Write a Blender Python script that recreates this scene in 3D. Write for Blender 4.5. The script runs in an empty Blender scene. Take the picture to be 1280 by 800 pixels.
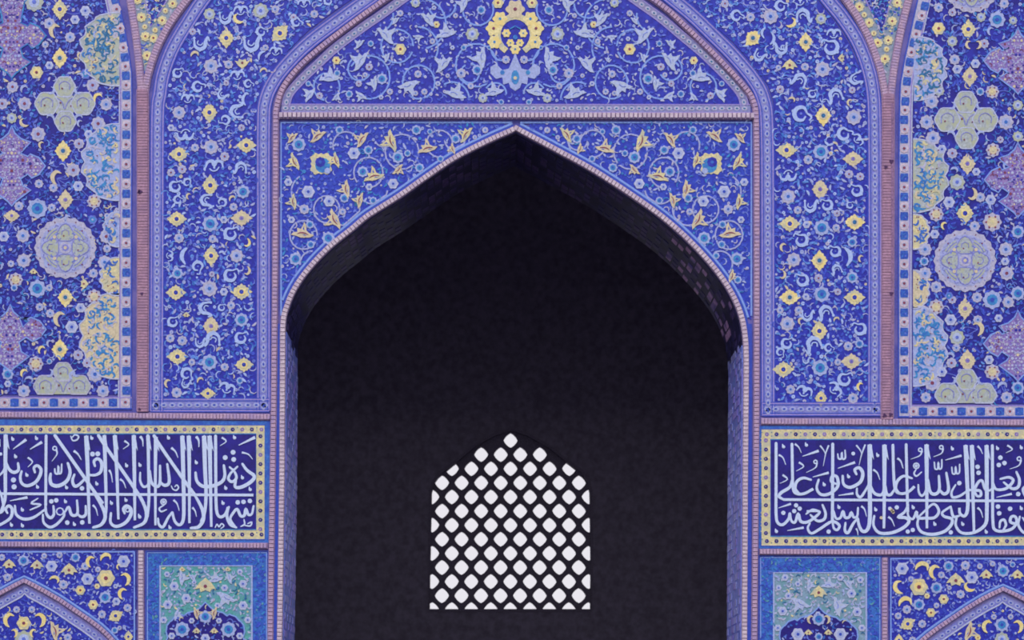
import bpy, math, random
from mathutils.geometry import tessellate_polygon
from mathutils import Vector

# ------------------------------------------------------------------ camera, sky, sun, exposure
# The facade plane is y = 0, 1 unit of the drawing grid = 1 cm; eye height 1.6 m, 24 m away.
EYE_X, EYE_Z, DIST = -0.30, 1.6, 24.0
scn = bpy.context.scene
cam = bpy.data.cameras.new('camera')
camo = bpy.data.objects.new('camera', cam)
scn.collection.objects.link(camo)
camo.location = (EYE_X, -DIST, EYE_Z)
camo.rotation_euler = (math.pi/2, 0, 0)
cam.sensor_width = 36
cam.lens = 36*DIST/12.8
cam.shift_x = 0.30/12.8
cam.shift_y = 530/1280
cam.clip_end = 500
scn.camera = camo
cam.dof.use_dof = True
cam.dof.focus_distance = 12.0
cam.dof.aperture_fstop = 6.0

world = bpy.data.worlds.new('overcast_sky')
scn.world = world
world.use_nodes = True
bg = world.node_tree.nodes['Background']
bg.inputs[0].default_value = (0.82, 0.80, 0.86, 1)
bg.inputs[1].default_value = 1.0

sun = bpy.data.lights.new('sun', 'SUN')
suno = bpy.data.objects.new('sun', sun)
scn.collection.objects.link(suno)
sun.energy = 1.7
sun.angle = math.radians(25)
sun.color = (1.0, 0.96, 0.97)
suno.rotation_euler = (math.radians(42), 0, math.radians(-10))
scn.view_settings.view_transform = 'Standard'
scn.view_settings.look = 'None'
scn.view_settings.gamma = 1
scn.view_settings.use_curve_mapping = False
scn.view_settings.exposure = 0.0

R = random.Random(7)
C = scn.collection

# ------------------------------------------------------------------ materials
def lin(c):
    c /= 255.0
    return c/12.92 if c <= 0.04045 else ((c+0.055)/1.055)**2.4
MATS = {}
def mat(name, rgb, var=0.22, scale=45.0, rough=0.42, spec=0.3, rgb2=None, scale2=None, bump=0.0):
    m = bpy.data.materials.new(name)
    m.use_nodes = True
    nt = m.node_tree
    b = nt.nodes['Principled BSDF']
    b.inputs['Roughness'].default_value = rough
    b.inputs['Specular IOR Level'].default_value = spec
    col = [lin(v) for v in rgb]
    geo = nt.nodes.new('ShaderNodeNewGeometry')
    nz = nt.nodes.new('ShaderNodeTexNoise')
    nz.inputs['Scale'].default_value = scale
    nz.inputs['Detail'].default_value = 2.0
    nt.links.new(geo.outputs['Position'], nz.inputs['Vector'])
    rp = nt.nodes.new('ShaderNodeValToRGB')
    rp.color_ramp.elements[0].position = 0.3
    rp.color_ramp.elements[1].position = 0.7
    rp.color_ramp.elements[0].color = tuple(v*(1-var) for v in col)+(1,)
    rp.color_ramp.elements[1].color = tuple(min(1, v*(1+var)) for v in col)+(1,)
    nt.links.new(nz.outputs[0], rp.inputs[0])
    out = rp.outputs[0]
    if rgb2:
        n2 = nt.nodes.new('ShaderNodeTexNoise')
        n2.inputs['Scale'].default_value = scale2 or 8
        n2.inputs['Detail'].default_value = 3
        nt.links.new(geo.outputs['Position'], n2.inputs['Vector'])
        r2 = nt.nodes.new('ShaderNodeValToRGB')
        r2.color_ramp.elements[0].position = 0.45
        r2.color_ramp.elements[1].position = 0.62
        r2.color_ramp.elements[0].color = (0, 0, 0, 1)
        r2.color_ramp.elements[1].color = (1, 1, 1, 1)
        nt.links.new(n2.outputs[0], r2.inputs[0])
        mx = nt.nodes.new('ShaderNodeMixRGB')
        mx.inputs[2].default_value = tuple(lin(v) for v in rgb2)+(1,)
        nt.links.new(r2.outputs[0], mx.inputs[0])
        nt.links.new(out, mx.inputs[1])
        out = mx.outputs[0]
    nt.links.new(out, b.inputs['Base Color'])
    if bump:
        bp = nt.nodes.new('ShaderNodeBump')
        bp.inputs['Strength'].default_value = bump
        bp.inputs['Distance'].default_value = 0.01
        nt.links.new(nz.outputs[0], bp.inputs['Height'])
        nt.links.new(bp.outputs[0], b.inputs['Normal'])
    MATS[name] = m
    return m

mat('cobalt', (38, 43, 166), rgb2=(48, 60, 188), scale2=14)
mat('cobalt_deep', (34, 30, 138), rgb2=(42, 46, 170), scale2=5)
mat('cobalt_bright', (40, 56, 182), rgb2=(48, 76, 196), scale2=14)
mat('ink', (33, 24, 122), rgb2=(40, 32, 145), scale2=4)
mat('letter', (200, 217, 252), var=0.08)
mat('lavender', (122, 126, 206), rgb2=(140, 142, 208), scale2=9)
mat('lavender_pale', (160, 168, 218), var=0.15)
mat('lilac_line', (156, 142, 214), var=0.1)
mat('sky_line', (128, 160, 232), var=0.1)
mat('blue_line', (52, 78, 190), var=0.12)
mat('azure', (58, 112, 200), rgb2=(46, 88, 190), scale2=12)
mat('turquoise', (60, 140, 202), rgb2=(50, 112, 196), scale2=20)
mat('teal', (44, 110, 160), var=0.3)
mat('square_blue', (42, 78, 184), rgb2=(62, 110, 200), scale2=30)
mat('wedge_green', (128, 148, 172), rgb2=(150, 156, 176), scale2=20)
mat('green', (88, 162, 164), rgb2=(104, 152, 184), scale2=9)
mat('green_grey', (128, 158, 184), rgb2=(104, 154, 168), scale2=9)
mat('pale_green', (168, 178, 186), rgb2=(176, 184, 160), scale2=12)
mat('yellow', (228, 216, 160), rgb2=(234, 212, 134), scale2=14)
mat('cream', (208, 196, 168), var=0.15)
mat('straw', (216, 206, 160), rgb2=(192, 192, 170), scale2=10)
mat('pale', (160, 174, 224), var=0.16)
mat('pale_warm', (178, 178, 208), var=0.16)
mat('white_tile', (182, 190, 224), var=0.12)
mat('curl_white', (168, 190, 240), var=0.12)
mat('light_azure', (96, 144, 224), var=0.25)
mat('grey_leaf', (172, 186, 230), rgb2=(176, 190, 214), scale2=30)
mat('mid', (98, 118, 212), var=0.25)
mat('mid_dark', (60, 82, 200), var=0.25)
mat('red', (128, 62, 92), var=0.3)
mat('violet', (126, 108, 186), rgb2=(150, 128, 190), scale2=25)
mat('rope_pink', (186, 158, 188), rgb2=(168, 146, 190), scale2=12, rough=0.6)
mat('rope_brown', (172, 134, 162), rgb2=(158, 124, 156), scale2=8, rough=0.6)
mat('rope_white', (206, 190, 206), rgb2=(190, 172, 196), scale2=12, rough=0.6)
mat('rope_lilac', (130, 136, 188), rgb2=(146, 140, 186), scale2=10, rough=0.6)
mat('mortar', (150, 128, 168), rough=0.8)
mat('shadow_gap', (34, 32, 72), rough=0.8)
mat('plaster', (84, 84, 168), rough=0.7, rgb2=(112, 104, 176), scale2=3)
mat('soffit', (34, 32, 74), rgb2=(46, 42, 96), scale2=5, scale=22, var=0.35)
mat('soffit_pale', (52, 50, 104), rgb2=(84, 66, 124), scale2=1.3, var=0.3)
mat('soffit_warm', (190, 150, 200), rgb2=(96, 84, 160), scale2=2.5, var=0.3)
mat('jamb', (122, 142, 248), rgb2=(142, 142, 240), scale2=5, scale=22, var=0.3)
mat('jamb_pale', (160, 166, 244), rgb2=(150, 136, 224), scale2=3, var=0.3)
mat('hall_wall', (120, 114, 130), rough=0.9, spec=0.1, bump=0.4, scale=9)
mat('lattice', (112, 106, 122), rough=0.9, spec=0.1)
mat('paving', (92, 86, 84), rough=0.9, scale=4)
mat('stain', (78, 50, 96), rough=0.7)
mat('shade_side', (140, 108, 148), rough=0.7, var=0.35)  # shaded side of the right upright, as a darker colour

# ------------------------------------------------------------------ mesh builder (drawing units: cm, x right, y down, d towards the court)
def cr(pts, n=5, closed=False):
    if n <= 1: return list(pts)
    out = []; N = len(pts)
    segs = N if closed else N-1
    for i in range(segs):
        if closed:
            p0, p1, p2, p3 = pts[(i-1) % N], pts[i], pts[(i+1) % N], pts[(i+2) % N]
        else:
            p1, p2 = pts[i], pts[i+1]
            p0 = pts[i-1] if i > 0 else (2*p1[0]-p2[0], 2*p1[1]-p2[1])
            p3 = pts[i+2] if i+2 < N else (2*p2[0]-p1[0], 2*p2[1]-p1[1])
        for k in range(n):
            t = k/n; t2 = t*t; t3 = t2*t
            out.append(tuple(0.5*(2*p1[j]+(p2[j]-p0[j])*t+(2*p0[j]-5*p1[j]+4*p2[j]-p3[j])*t2+(3*p1[j]-p0[j]-3*p2[j]+p3[j])*t3) for j in (0, 1)))
    if not closed: out.append(tuple(pts[-1]))
    return out

def normals(pts, closed=False):
    N = len(pts); res = []
    for i in range(N):
        a = pts[i-1] if (i > 0 or closed) else pts[i]
        b = pts[(i+1) % N] if (i < N-1 or closed) else pts[i]
        dx, dy = b[0]-a[0], b[1]-a[1]
        l = math.hypot(dx, dy) or 1
        res.append((-dy/l, dx/l))
    return res

def offset(pts, d):
    return [(p[0]+n[0]*d, p[1]+n[1]*d) for p, n in zip(pts, normals(pts))]

class MB:
    def __init__(s, ox=0, oy=0):
        s.v = []; s.f = []; s.m = []; s.mats = []; s.ox = ox; s.oy = oy
    def mi(s, name):
        if name not in s.mats: s.mats.append(name)
        return s.mats.index(name)
    def pt(s, x, y, d):
        s.v.append(((x-s.ox)/100, -d/100, (s.oy-y)/100)); return len(s.v)-1
    def face(s, idx, mi): s.f.append(tuple(idx)); s.m.append(mi)
    def ribbon(s, pts, w, d0, d1, m, closed=False, n=1):
        pts = cr(pts, n, closed)
        if closed is False and len(pts) < 2: return
        mi = s.mi(m); nm = normals(pts, closed); N = len(pts); base = len(s.v)
        for i, (p, q) in enumerate(zip(pts, nm)):
            ww = (w(i/max(1, N-1)) if callable(w) else w)/2
            dt = d1 if closed else d1+0.22*i/max(1, N-1)
            for sg, d in ((1, d0), (1, dt), (-1, dt), (-1, d0)):
                s.pt(p[0]+q[0]*ww*sg, p[1]+q[1]*ww*sg, d)
        for i in range(N if closed else N-1):
            a = base+4*i; b = base+4*((i+1) % N)
            for k in range(3): s.face((a+k, a+k+1, b+k+1, b+k), mi)
        if not closed:
            s.face((base+3, base+2, base+1, base), mi)
            e = base+4*(N-1); s.face((e, e+1, e+2, e+3), mi)
    def fan(s, c, ring, d0, d1, m, dome=0.0):
        mi = s.mi(m); ct = s.pt(c[0], c[1], d1+dome)
        N = len(ring)
        t = [s.pt(p[0], p[1], d1) for p in ring]; b = [s.pt(p[0], p[1], d0) for p in ring]
        for i in range(N):
            j = (i+1) % N
            s.face((ct, t[j], t[i]), mi); s.face((t[i], t[j], b[j], b[i]), mi)
    def disc(s, x, y, r, d0, d1, m, n=8, dome=0.0, ry=None):
        ry = ry or r
        s.fan((x, y), [(x+r*math.cos(6.2832*k/n), y+ry*math.sin(6.2832*k/n)) for k in range(n)], d0, d1, m, dome)
    def poly(s, ring, d0, d1, m, holes=(), sides=True):
        mi = s.mi(m); loops = [list(ring)]+[list(h) for h in holes]
        tri = tessellate_polygon([[Vector((p[0], p[1], 0)) for p in l] for l in loops])
        flat = [p for l in loops for p in l]
        t = [s.pt(p[0], p[1], d1) for p in flat]
        for f in tri: s.face([t[i] for i in f], mi)
        if sides:
            b = [s.pt(p[0], p[1], d0) for p in flat]; k = 0
            for l in loops:
                N = len(l)
                for i in range(N):
                    j = (i+1) % N; s.face((t[k+i], t[k+j], b[k+j], b[k+i]), mi)
                k += N
    def bead(s, c, tx, ty, ln, wd, d0, h, m, slant=0.0):
        # frustum block, axis along (tx,ty)
        mi = s.mi(m); nx, ny = -ty, tx; ids = []
        for d, k in ((d0, 1.0), (d0+h, 0.8)):
            for a, b in ((-1, -1), (1, -1), (1, 1), (-1, 1)):
                al = a*ln/2*(1 if k == 1 else 0.9)+b*slant; be = b*wd/2*k
                ids.append(s.pt(c[0]+tx*al+nx*be, c[1]+ty*al+ny*be, d))
        s.face(ids[4:8], mi)
        for i in range(4):
            j = (i+1) % 4; s.face((ids[i], ids[j], ids[4+j], ids[4+i]), mi)
    def mesh(s, name):
        me = bpy.data.meshes.new(name)
        me.from_pydata(s.v, [], s.f)
        for n in s.mats: me.materials.append(MATS[n])
        me.polygons.foreach_set('material_index', s.m)
        me.update()
        return me
    def build(s, name, parent=None, stuff=False, label=None):
        o = bpy.data.objects.new(name, s.mesh(name)); C.objects.link(o)
        if parent: o.parent = parent
        if stuff: o['kind'] = 'stuff'
        if label: o['label'] = label
        return o

def W(x, y, d=0): return ((x-640)/100, -d/100, EYE_Z+(930-y)/100)
def thing(name, label, cat, ox, oy, group=None):
    o = bpy.data.objects.new(name, None); C.objects.link(o)
    o.location = W(ox, oy); o.empty_display_size = 0.2
    o['label'] = label; o['category'] = cat
    if group: o['group'] = group
    o['_o'] = (ox, oy)
    return o
def org(t): return t['_o'][0], t['_o'][1]
def put(mesh, name, t, x, y, d=0, rot=0, sx=1, sy=None):
    o = bpy.data.objects.new(name, mesh); C.objects.link(o); o.parent = t
    ox, oy = org(t)
    o.location = ((x-ox)/100, -d/100, (oy-y)/100)
    o.rotation_euler = (0, math.radians(rot), 0)
    o.scale = (sx, 1, sy if sy is not None else abs(sx))
    return o
def struct(o, label=None):
    o['kind'] = 'structure'
    if label: o['label'] = label
    return o

def inside(p, poly):
    x, y = p; c = False; j = len(poly)-1
    for i in range(len(poly)):
        xi, yi = poly[i]; xj, yj = poly[j]
        if (yi > y) != (yj > y) and x < (xj-xi)*(y-yi)/(yj-yi)+xi: c = not c
        j = i
    return c
def edge_dist(p, poly):
    best = 1e9
    for i in range(len(poly)):
        a = poly[i]; b = poly[(i+1) % len(poly)]
        dx, dy = b[0]-a[0], b[1]-a[1]; l = dx*dx+dy*dy or 1e-9
        t = max(0, min(1, ((p[0]-a[0])*dx+(p[1]-a[1])*dy)/l))
        best = min(best, math.hypot(p[0]-a[0]-t*dx, p[1]-a[1]-t*dy))
    return best
def along(pts, step, start=0.0, n=6):
    """points every `step` along a smoothed path: (x, y, tx, ty)"""
    pts = cr(pts, n); out = []; need = start
    for a, b in zip(pts, pts[1:]):
        l = math.hypot(b[0]-a[0], b[1]-a[1])
        if l == 0: continue
        tx, ty = (b[0]-a[0])/l, (b[1]-a[1])/l
        pos = need
        while pos < l:
            out.append((a[0]+tx*pos, a[1]+ty*pos, tx, ty)); pos += step
        need = pos-l
    return out

# ------------------------------------------------------------------ motif library (shared meshes, centred on 0,0)
def polar(fn, n): return [(fn(6.2832*k/n)*math.cos(6.2832*k/n), fn(6.2832*k/n)*math.sin(6.2832*k/n)) for k in range(n)]
def m_diamond_flower(c1, c2, cc='cobalt'):
    b = MB()
    def f(a):
        base = 1/((abs(math.cos(a))/9.4)**1.18+(abs(math.sin(a))/12.4)**1.18)**(1/1.18)
        return base*(1+0.07*math.cos(12*a))
    b.fan((0, 0), polar(f, 48), 0, 0.5, c1)
    b.disc(0, 0, 4.8, 0.5, 0.8, c2, 10)
    b.disc(0, 0, 2.7, 0.8, 1.0, cc, 8)
    b.disc(0, 0, 0.8, 1.0, 1.1, 'azure', 6)
    return b.mesh('diamond_flower')
def m_rosette(c1, c2, c3, lobes=8, r=7.0, dots=None):
    b = MB()
    b.fan((0, 0), polar(lambda a: r*(1+0.09*math.cos(lobes*a)), 4*lobes), 0, 0.7, c1)
    b.disc(0, 0, r*0.62, 0.7, 0.85, c2, 10)
    if dots:
        for k in range(6):
            a = 6.2832*k/6; b.disc(r*0.68*math.cos(a), r*0.68*math.sin(a), 0.9, 0.7, 1.0, dots, 5)
    b.disc(0, 0, r*0.26, 0.85, 1.1, c3, 6)
    return b.mesh('rosette')
def m_curl(kind, c='curl_white', wd=3.3):
    b = MB()
    tp = lambda t: wd*(0.55+0.9*math.sin(math.pi*min(1, t*1.05)))
    if kind == 0:      # open hook with inner snail
        b.ribbon([(-9, -5), (-8, 4), (-2, 8), (4, 5), (5, -1), (8, -7), (10, -2)], tp, 0, 0.7, c, n=4)
        b.ribbon([(-4, -3), (-5, 1), (-1, 3), (2, 0)], 1.5, 0, 0.7, c, n=3)
        b.disc(-9, -6, 1.9, 0, 0.8, c, 6); b.disc(-2, 9.5, 1.7, 0, 0.8, c, 6)
    elif kind == 1:    # ring with tail
        b.ribbon([(3, -7), (-4, -7), (-7, -1), (-4, 5), (3, 6), (7, 1), (5, -4)], tp, 0, 0.7, c, n=4)
        b.ribbon([(3, -7), (9, -9), (11, -5)], 1.9, 0, 0.7, c, n=3)
        b.disc(-7, 5, 1.8, 0, 0.8, c, 6); b.disc(0, -1, 1.6, 0, 0.7, 'mid', 6)
    elif kind == 2:    # cloud band
        b.ribbon([(-11, 2), (-8, -5), (-2, -6), (0, -1), (3, -6), (9, -5), (11, 2)], tp, 0, 0.7, c, n=4)
        b.ribbon([(-6, 3), (-2, 6), (3, 5), (6, 1)], 1.6, 0, 0.7, c, n=3)
        b.disc(0, 2, 1.5, 0, 0.8, c, 6)
    else:              # long crescent
        b.ribbon([(2, -10), (-3, -5), (-4, 2), (0, 9)], tp, 0, 0.7, c, n=4)
    return b.mesh('cloud_curl')
def m_crescent(c, r=8):
    b = MB()
    b.ribbon([(6, -6), (0, -8), (-5, -3), (-4, 4), (0, 8)], lambda t: 0.8+4.6*math.sin(math.pi*t)**1.0, 0, 0.7, c, n=4)
    return b.mesh('crescent_leaf')
def m_palmette(c, c2='mid'):
    b = MB()
    # split leaf: two horns, a waist and a long pointed tail
    out = [(-14, -9), (-8, -9.5), (-4, -6), (0, -11), (3, -6), (8, -7.5), (14, -11), (12, -4), (8, 1), (8.5, 7), (12, 14), (5, 12.5), (1, 9), (-2, 7), (-6, 3), (-9, -3)]
    b.poly(out, 0, 0.8, c)
    if c != 'grey_leaf':
        b.ribbon([(-6, -4), (-1, -2), (3, 2), (6, 8)], lambda q: 0.6+1.5*math.sin(math.pi*q), 0.8, 0.95, c2, n=3)
        b.poly([(5, -4), (9, -6), (6, -1)], 0.8, 0.95, 'blue_line'); b.poly([(-1, 2), (2, 4), (3, 8)], 0.8, 0.95, 'mid_dark')
    else: b.ribbon([(-5, -4), (0, -1), (2, 4)], 0.9, 0.8, 0.95, c2, n=2)
    return b.mesh('split_leaf')
def m_fan_flower(c1, c2):
    b = MB()
    b.poly([(-11, 3), (-6, -4), (-2, -7), (0, -9), (2, -7), (6, -4), (11, 3), (6, 2), (5, 6), (0, 4), (-5, 6), (-6, 2)], 0, 0.8, c1)
    b.disc(0, 0, 2, 0.8, 1, c2, 6)
    return b.mesh('fan_flower')
def m_oval(c1, c2, c3):
    b = MB()
    b.disc(0, 0, 3.6, 0, 0.5, c1, 8, ry=5.2)
    b.disc(0, 0, 1.5, 0.5, 0.7, c2, 6, ry=2.2)
    return b.mesh('border_oval')
def m_border_rosette():
    b = MB()
    b.fan((0, 0), polar(lambda a: 5.4*(1+0.08*math.cos(8*a)), 24), 0, 0.6, 'rope_white')
    b.disc(0, 0, 3.4, 0.6, 0.7, 'pale_warm', 8); b.disc(0, 0, 1.9, 0.7, 0.9, 'red', 6)
    return b.mesh('border_rosette')
def m_square():
    b = MB()
    b.poly([(-4.6, -5.2), (4.6, -5.2), (5.2, 0), (4.6, 5.2), (-4.6, 5.2), (-5.2, 0)], 0, 0.4, 'square_blue')
    b.ribbon([(-3, 3), (-1, -1), (2, -3)], 1.3, 0.4, 0.6, 'azure', n=3)
    b.disc(1.6, 1.6, 1.2, 0.4, 0.6, 'mid', 5)
    return b.mesh('border_square')

M = dict(
    fy=m_diamond_flower('straw', 'yellow'), fY=m_diamond_flower('yellow', 'cream', 'teal'), fc=m_diamond_flower('cream', 'straw', 'violet'),
    r=m_rosette('pale_warm', 'pale', 'azure'), rb=m_rosette('pale', 'turquoise', 'blue_line'), rr=m_rosette('pale_warm', 'lavender_pale', 'red'),
    rd=m_rosette('pale_warm', 'cream', 'straw', dots='red'), rw=m_rosette('white_tile', 'pale', 'blue_line', 6), rl=m_rosette('mid', 'turquoise', 'pale', 6),
    ry=m_rosette('straw', 'yellow', 'red', 6), rg=m_rosette('pale_green', 'grey_leaf', 'mid', 8),
    c0=m_curl(0), c1=m_curl(1), c2=m_curl(2), c3=m_curl(3), cy=m_crescent('cream'), cY=m_crescent('yellow'), cp=m_crescent('pale'),
    pw=m_palmette('grey_leaf'), py=m_palmette('cream', 'red'), pY=m_palmette('straw', 'red'), ff=m_fan_flower('straw', 'red'), fw=m_fan_flower('cream', 'teal'),
    ov=m_oval('lavender_pale', 'blue_line', 'pale'), og=m_oval('pale_warm', 'teal', 'pale'), br=m_border_rosette(), sq=m_square(),
    yr=m_rosette('straw', 'yellow', 'red', 8, 5.8))
NAMES = dict(fy='yellow_flower', fY='yellow_flower', fc='cream_flower', r='rosette', rb='rosette', rr='rosette', rd='rosette', rw='rosette', rl='rosette', ry='yellow_rosette',
             rg='rosette', c0='cloud_curl', c1='cloud_curl', c2='cloud_curl', c3='crescent_curl', cy='crescent_leaf', cY='crescent_leaf', cp='crescent_leaf', pw='split_leaf', py='split_leaf', pY='split_leaf',
             ff='fan_flower', fw='fan_flower', ov='border_oval', og='border_oval', br='border_rosette', sq='border_square', yr='yellow_rosette')
RAD = dict(fy=10, fY=10, fc=10, r=7, rb=7, rr=7, rd=7, rw=7, rl=7, ry=7, rg=7, c0=10, c1=10, c2=10, c3=7, cy=7, cY=7, cp=7, pw=10, py=10, pY=10, ff=9, fw=9, yr=5)

def place_list(t, items, d, avoid, scale=1.0):
    """items: (kind, x, y[, size radius or scale, rot, mirror])"""
    for it in items:
        k, x, y = it[:3]
        s = it[3] if len(it) > 3 else 1.0
        rot = it[4] if len(it) > 4 else 0
        mir = it[5] if len(it) > 5 else 1
        put(M[k], NAMES[k], t, x, y, d+R.uniform(0, 0.12), rot, s*mir, s)
        avoid.append((x, y, RAD[k]*s*0.92))

def scatter(t, poly, avoid, d, spacing=5.2, seed=1, cols=None, skip=0.12, name='small_blossoms', big=1.0, margin=2.0):
    rr = random.Random(seed); ox, oy = org(t); b = MB(ox, oy)
    cols = cols or [('mid', 4), ('mid_dark', 3.5), ('light_azure', 3), ('pale', 2.5), ('curl_white', 1.5), ('lavender_pale', 1.5), ('azure', 2), ('pale_warm', 1), ('cream', 0.3)]
    names = [c[0] for c in cols]; wts = [c[1] for c in cols]
    xs = [p[0] for p in poly]; ys = [p[1] for p in poly]
    y = min(ys)+spacing/2; row = 0
    while y < max(ys):
        x = min(xs)+(spacing/2 if row % 2 else 0)
        while x < max(xs):
            px, py = x+rr.uniform(-1.7, 1.7), y+rr.uniform(-1.7, 1.7); x += spacing
            if px < -22 or px > 1302 or py < -30 or py > 850 or rr.random() < skip: continue
            if not inside((px, py), poly) or edge_dist((px, py), poly) < margin: continue
            if any((px-a[0])**2+(py-a[1])**2 < (a[2]+1.2)**2 for a in avoid): continue
            m = rr.choices(names, wts)[0]; k = rr.random(); dd = d+rr.uniform(0.35, 0.6)
            if k < 0.42:
                n = 6; r = rr.uniform(1.0, 2.0)*big; a0 = rr.random()
                b.fan((px, py), [(px+r*math.cos(6.2832*i/n+a0), py+r*math.sin(6.2832*i/n+a0)) for i in range(n)], d, dd, m)
                if r > 1.7: b.disc(px, py, 0.6, dd, dd+0.1, 'blue_line', 4)
            elif k < 0.72:
                a = rr.uniform(0, 6.28); l = rr.uniform(1.8, 3.2)*big
                c, s_ = math.cos(a), math.sin(a)
                b.ribbon([(px-c*l, py-s_*l), (px-s_*0.8, py+c*0.8), (px+c*l, py+s_*l)], lambda q: 0.4+1.9*big*math.sin(math.pi*q), d, dd, m, n=2)
            else:
                a = rr.uniform(0, 6.28); r = rr.uniform(2.2, 3.8)*big; sp = rr.uniform(1.8, 3.6)
                b.ribbon([(px+r*math.cos(a+sp*i/4), py+r*math.sin(a+sp*i/4)) for i in range(5)], lambda q: 0.6+0.9*math.sin(math.pi*q), d, dd, m)
        y += spacing*0.87; row += 1
    return b.build(name, t, stuff=True)

def strip(t, name, path, w, d0, d1, m, n=6, lines=(), stuff=False):
    ox, oy = org(t); b = MB(ox, oy); d1 += R.uniform(-.09, .09); b.ribbon(path, w, d0, d1, m, n=n)
    sm = cr(path, n)
    for off, lw, lm in lines: b.ribbon(offset(sm, off), lw, d0, d1+0.25, lm)
    return b.build(name, t, stuff=stuff)

def field(t, poly, m, d1=0.6):
    ox, oy = org(t); b = MB(ox, oy); b.poly(poly, 0, d1, m); return b.build('tile_field', t)

def ovals(t, path, step, d, kind='ov', start=4, sc=1.0):
    for k, (x, y, tx, ty) in enumerate(along(path, step, start)):
        if not (-30 < x < 1310 and -30 < y < 860): continue
        put(M[kind], NAMES[kind], t, x, y, d, math.degrees(math.atan2(ty, tx))+90, sc)

# ------------------------------------------------------------------ the great arch opening
AL = [(357, 450), (357.5, 405), (362, 385), (372, 362), (390, 337), (415, 311), (440, 291), (462, 273), (500, 249), (532, 226.5), (570, 201), (610, 180.5), (645, 165)]
AR = [(645, 165), (690, 189), (740, 216.5), (790, 249), (825, 274), (855, 300), (880, 326), (900, 351), (915, 376), (924, 400), (928, 425), (929, 450)]
JL = [(350, 1090), (353, 800), (356, 600), (357, 450)]
JR = [(929, 450), (928, 600), (927, 800), (925, 1090)]
ALs, ARs = cr(AL, 4), cr(AR, 4)
opening = JL[:-1]+ALs+ARs[1:]+JR[1:]
WALL_T = 140
# ---- structure
b = MB(640, 1090)
b.poly([(-500, 1090), (-500, -300), (1780, -300), (1780, 1090)]+opening[::-1], -WALL_T, 0, 'plaster')
o = b.build('wall_front'); o.location = W(640, 1090); struct(o, 'tiled court facade wall pierced by the great pointed arch')
# soffit lining of blue tile over the reveal, with three raised ribs
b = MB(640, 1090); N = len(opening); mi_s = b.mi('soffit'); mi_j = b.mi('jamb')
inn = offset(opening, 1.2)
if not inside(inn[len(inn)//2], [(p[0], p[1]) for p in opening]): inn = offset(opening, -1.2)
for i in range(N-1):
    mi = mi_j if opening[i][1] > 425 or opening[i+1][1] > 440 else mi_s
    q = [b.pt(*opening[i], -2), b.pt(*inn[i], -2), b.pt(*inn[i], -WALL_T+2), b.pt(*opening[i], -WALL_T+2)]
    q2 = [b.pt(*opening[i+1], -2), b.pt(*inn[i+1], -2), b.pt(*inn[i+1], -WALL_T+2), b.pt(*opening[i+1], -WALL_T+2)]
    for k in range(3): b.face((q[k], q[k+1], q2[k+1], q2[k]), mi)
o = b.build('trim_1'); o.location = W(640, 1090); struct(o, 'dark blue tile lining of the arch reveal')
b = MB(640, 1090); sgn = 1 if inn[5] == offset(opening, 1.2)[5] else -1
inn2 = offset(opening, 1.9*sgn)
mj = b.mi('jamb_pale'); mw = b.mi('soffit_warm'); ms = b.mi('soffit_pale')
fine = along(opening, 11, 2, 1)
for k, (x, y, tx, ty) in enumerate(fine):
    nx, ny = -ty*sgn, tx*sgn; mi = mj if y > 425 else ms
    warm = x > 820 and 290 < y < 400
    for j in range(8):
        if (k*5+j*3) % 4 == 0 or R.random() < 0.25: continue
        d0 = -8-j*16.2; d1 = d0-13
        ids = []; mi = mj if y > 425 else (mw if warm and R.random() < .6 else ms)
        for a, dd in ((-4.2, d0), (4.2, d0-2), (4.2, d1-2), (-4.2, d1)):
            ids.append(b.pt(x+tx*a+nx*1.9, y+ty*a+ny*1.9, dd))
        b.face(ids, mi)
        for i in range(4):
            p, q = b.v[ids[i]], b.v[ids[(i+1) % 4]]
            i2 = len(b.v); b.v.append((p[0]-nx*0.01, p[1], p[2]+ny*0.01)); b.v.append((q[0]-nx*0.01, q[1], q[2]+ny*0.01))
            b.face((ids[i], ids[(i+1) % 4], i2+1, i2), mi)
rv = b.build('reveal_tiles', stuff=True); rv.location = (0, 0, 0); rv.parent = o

# ---- dark hall behind, with the lattice window in its far wall
BACK = 1040.0                       # cm behind the facade plane
K = (DIST*100+BACK)/(DIST*100)
def far(x, y):                      # a point of the far wall in the drawing grid
    return (610+(x-610)*K, 930+(y-930)*K)
def box_wall(name, x0, x1, y0, y1, d0, d1, m, label):
    b = MB((x0+x1)/2, y1); b.poly([(x0, y0), (x1, y0), (x1, y1), (x0, y1)], d0, d1, m)
    b.poly([(x0, y0), (x1, y0), (x1, y1), (x0, y1)], d0, d0, m, sides=False)
    o = b.build(name); o.location = W((x0+x1)/2, y1); struct(o, label); return o
box_wall('wall_left', 10, 40, -330, 1090, -BACK, -WALL_T, 'hall_wall', 'dark left wall of the hall behind the arch')
box_wall('wall_right', 1240, 1270, -330, 1090, -BACK, -WALL_T, 'hall_wall', 'dark right wall of the hall behind the arch')
box_wall('ceiling', 10, 1270, -360, -330, -BACK-30, -WALL_T, 'hall_wall', 'dark ceiling of the hall')
box_wall('floor', 10, 1270, 1090, 1100, -BACK-30, 0, 'hall_wall', 'dark floor of the hall')
box_wall('pavement', -6000, 7200, 1090.5, 1110, 0, 6000, 'paving', 'paving of the court in front of the facade')
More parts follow.
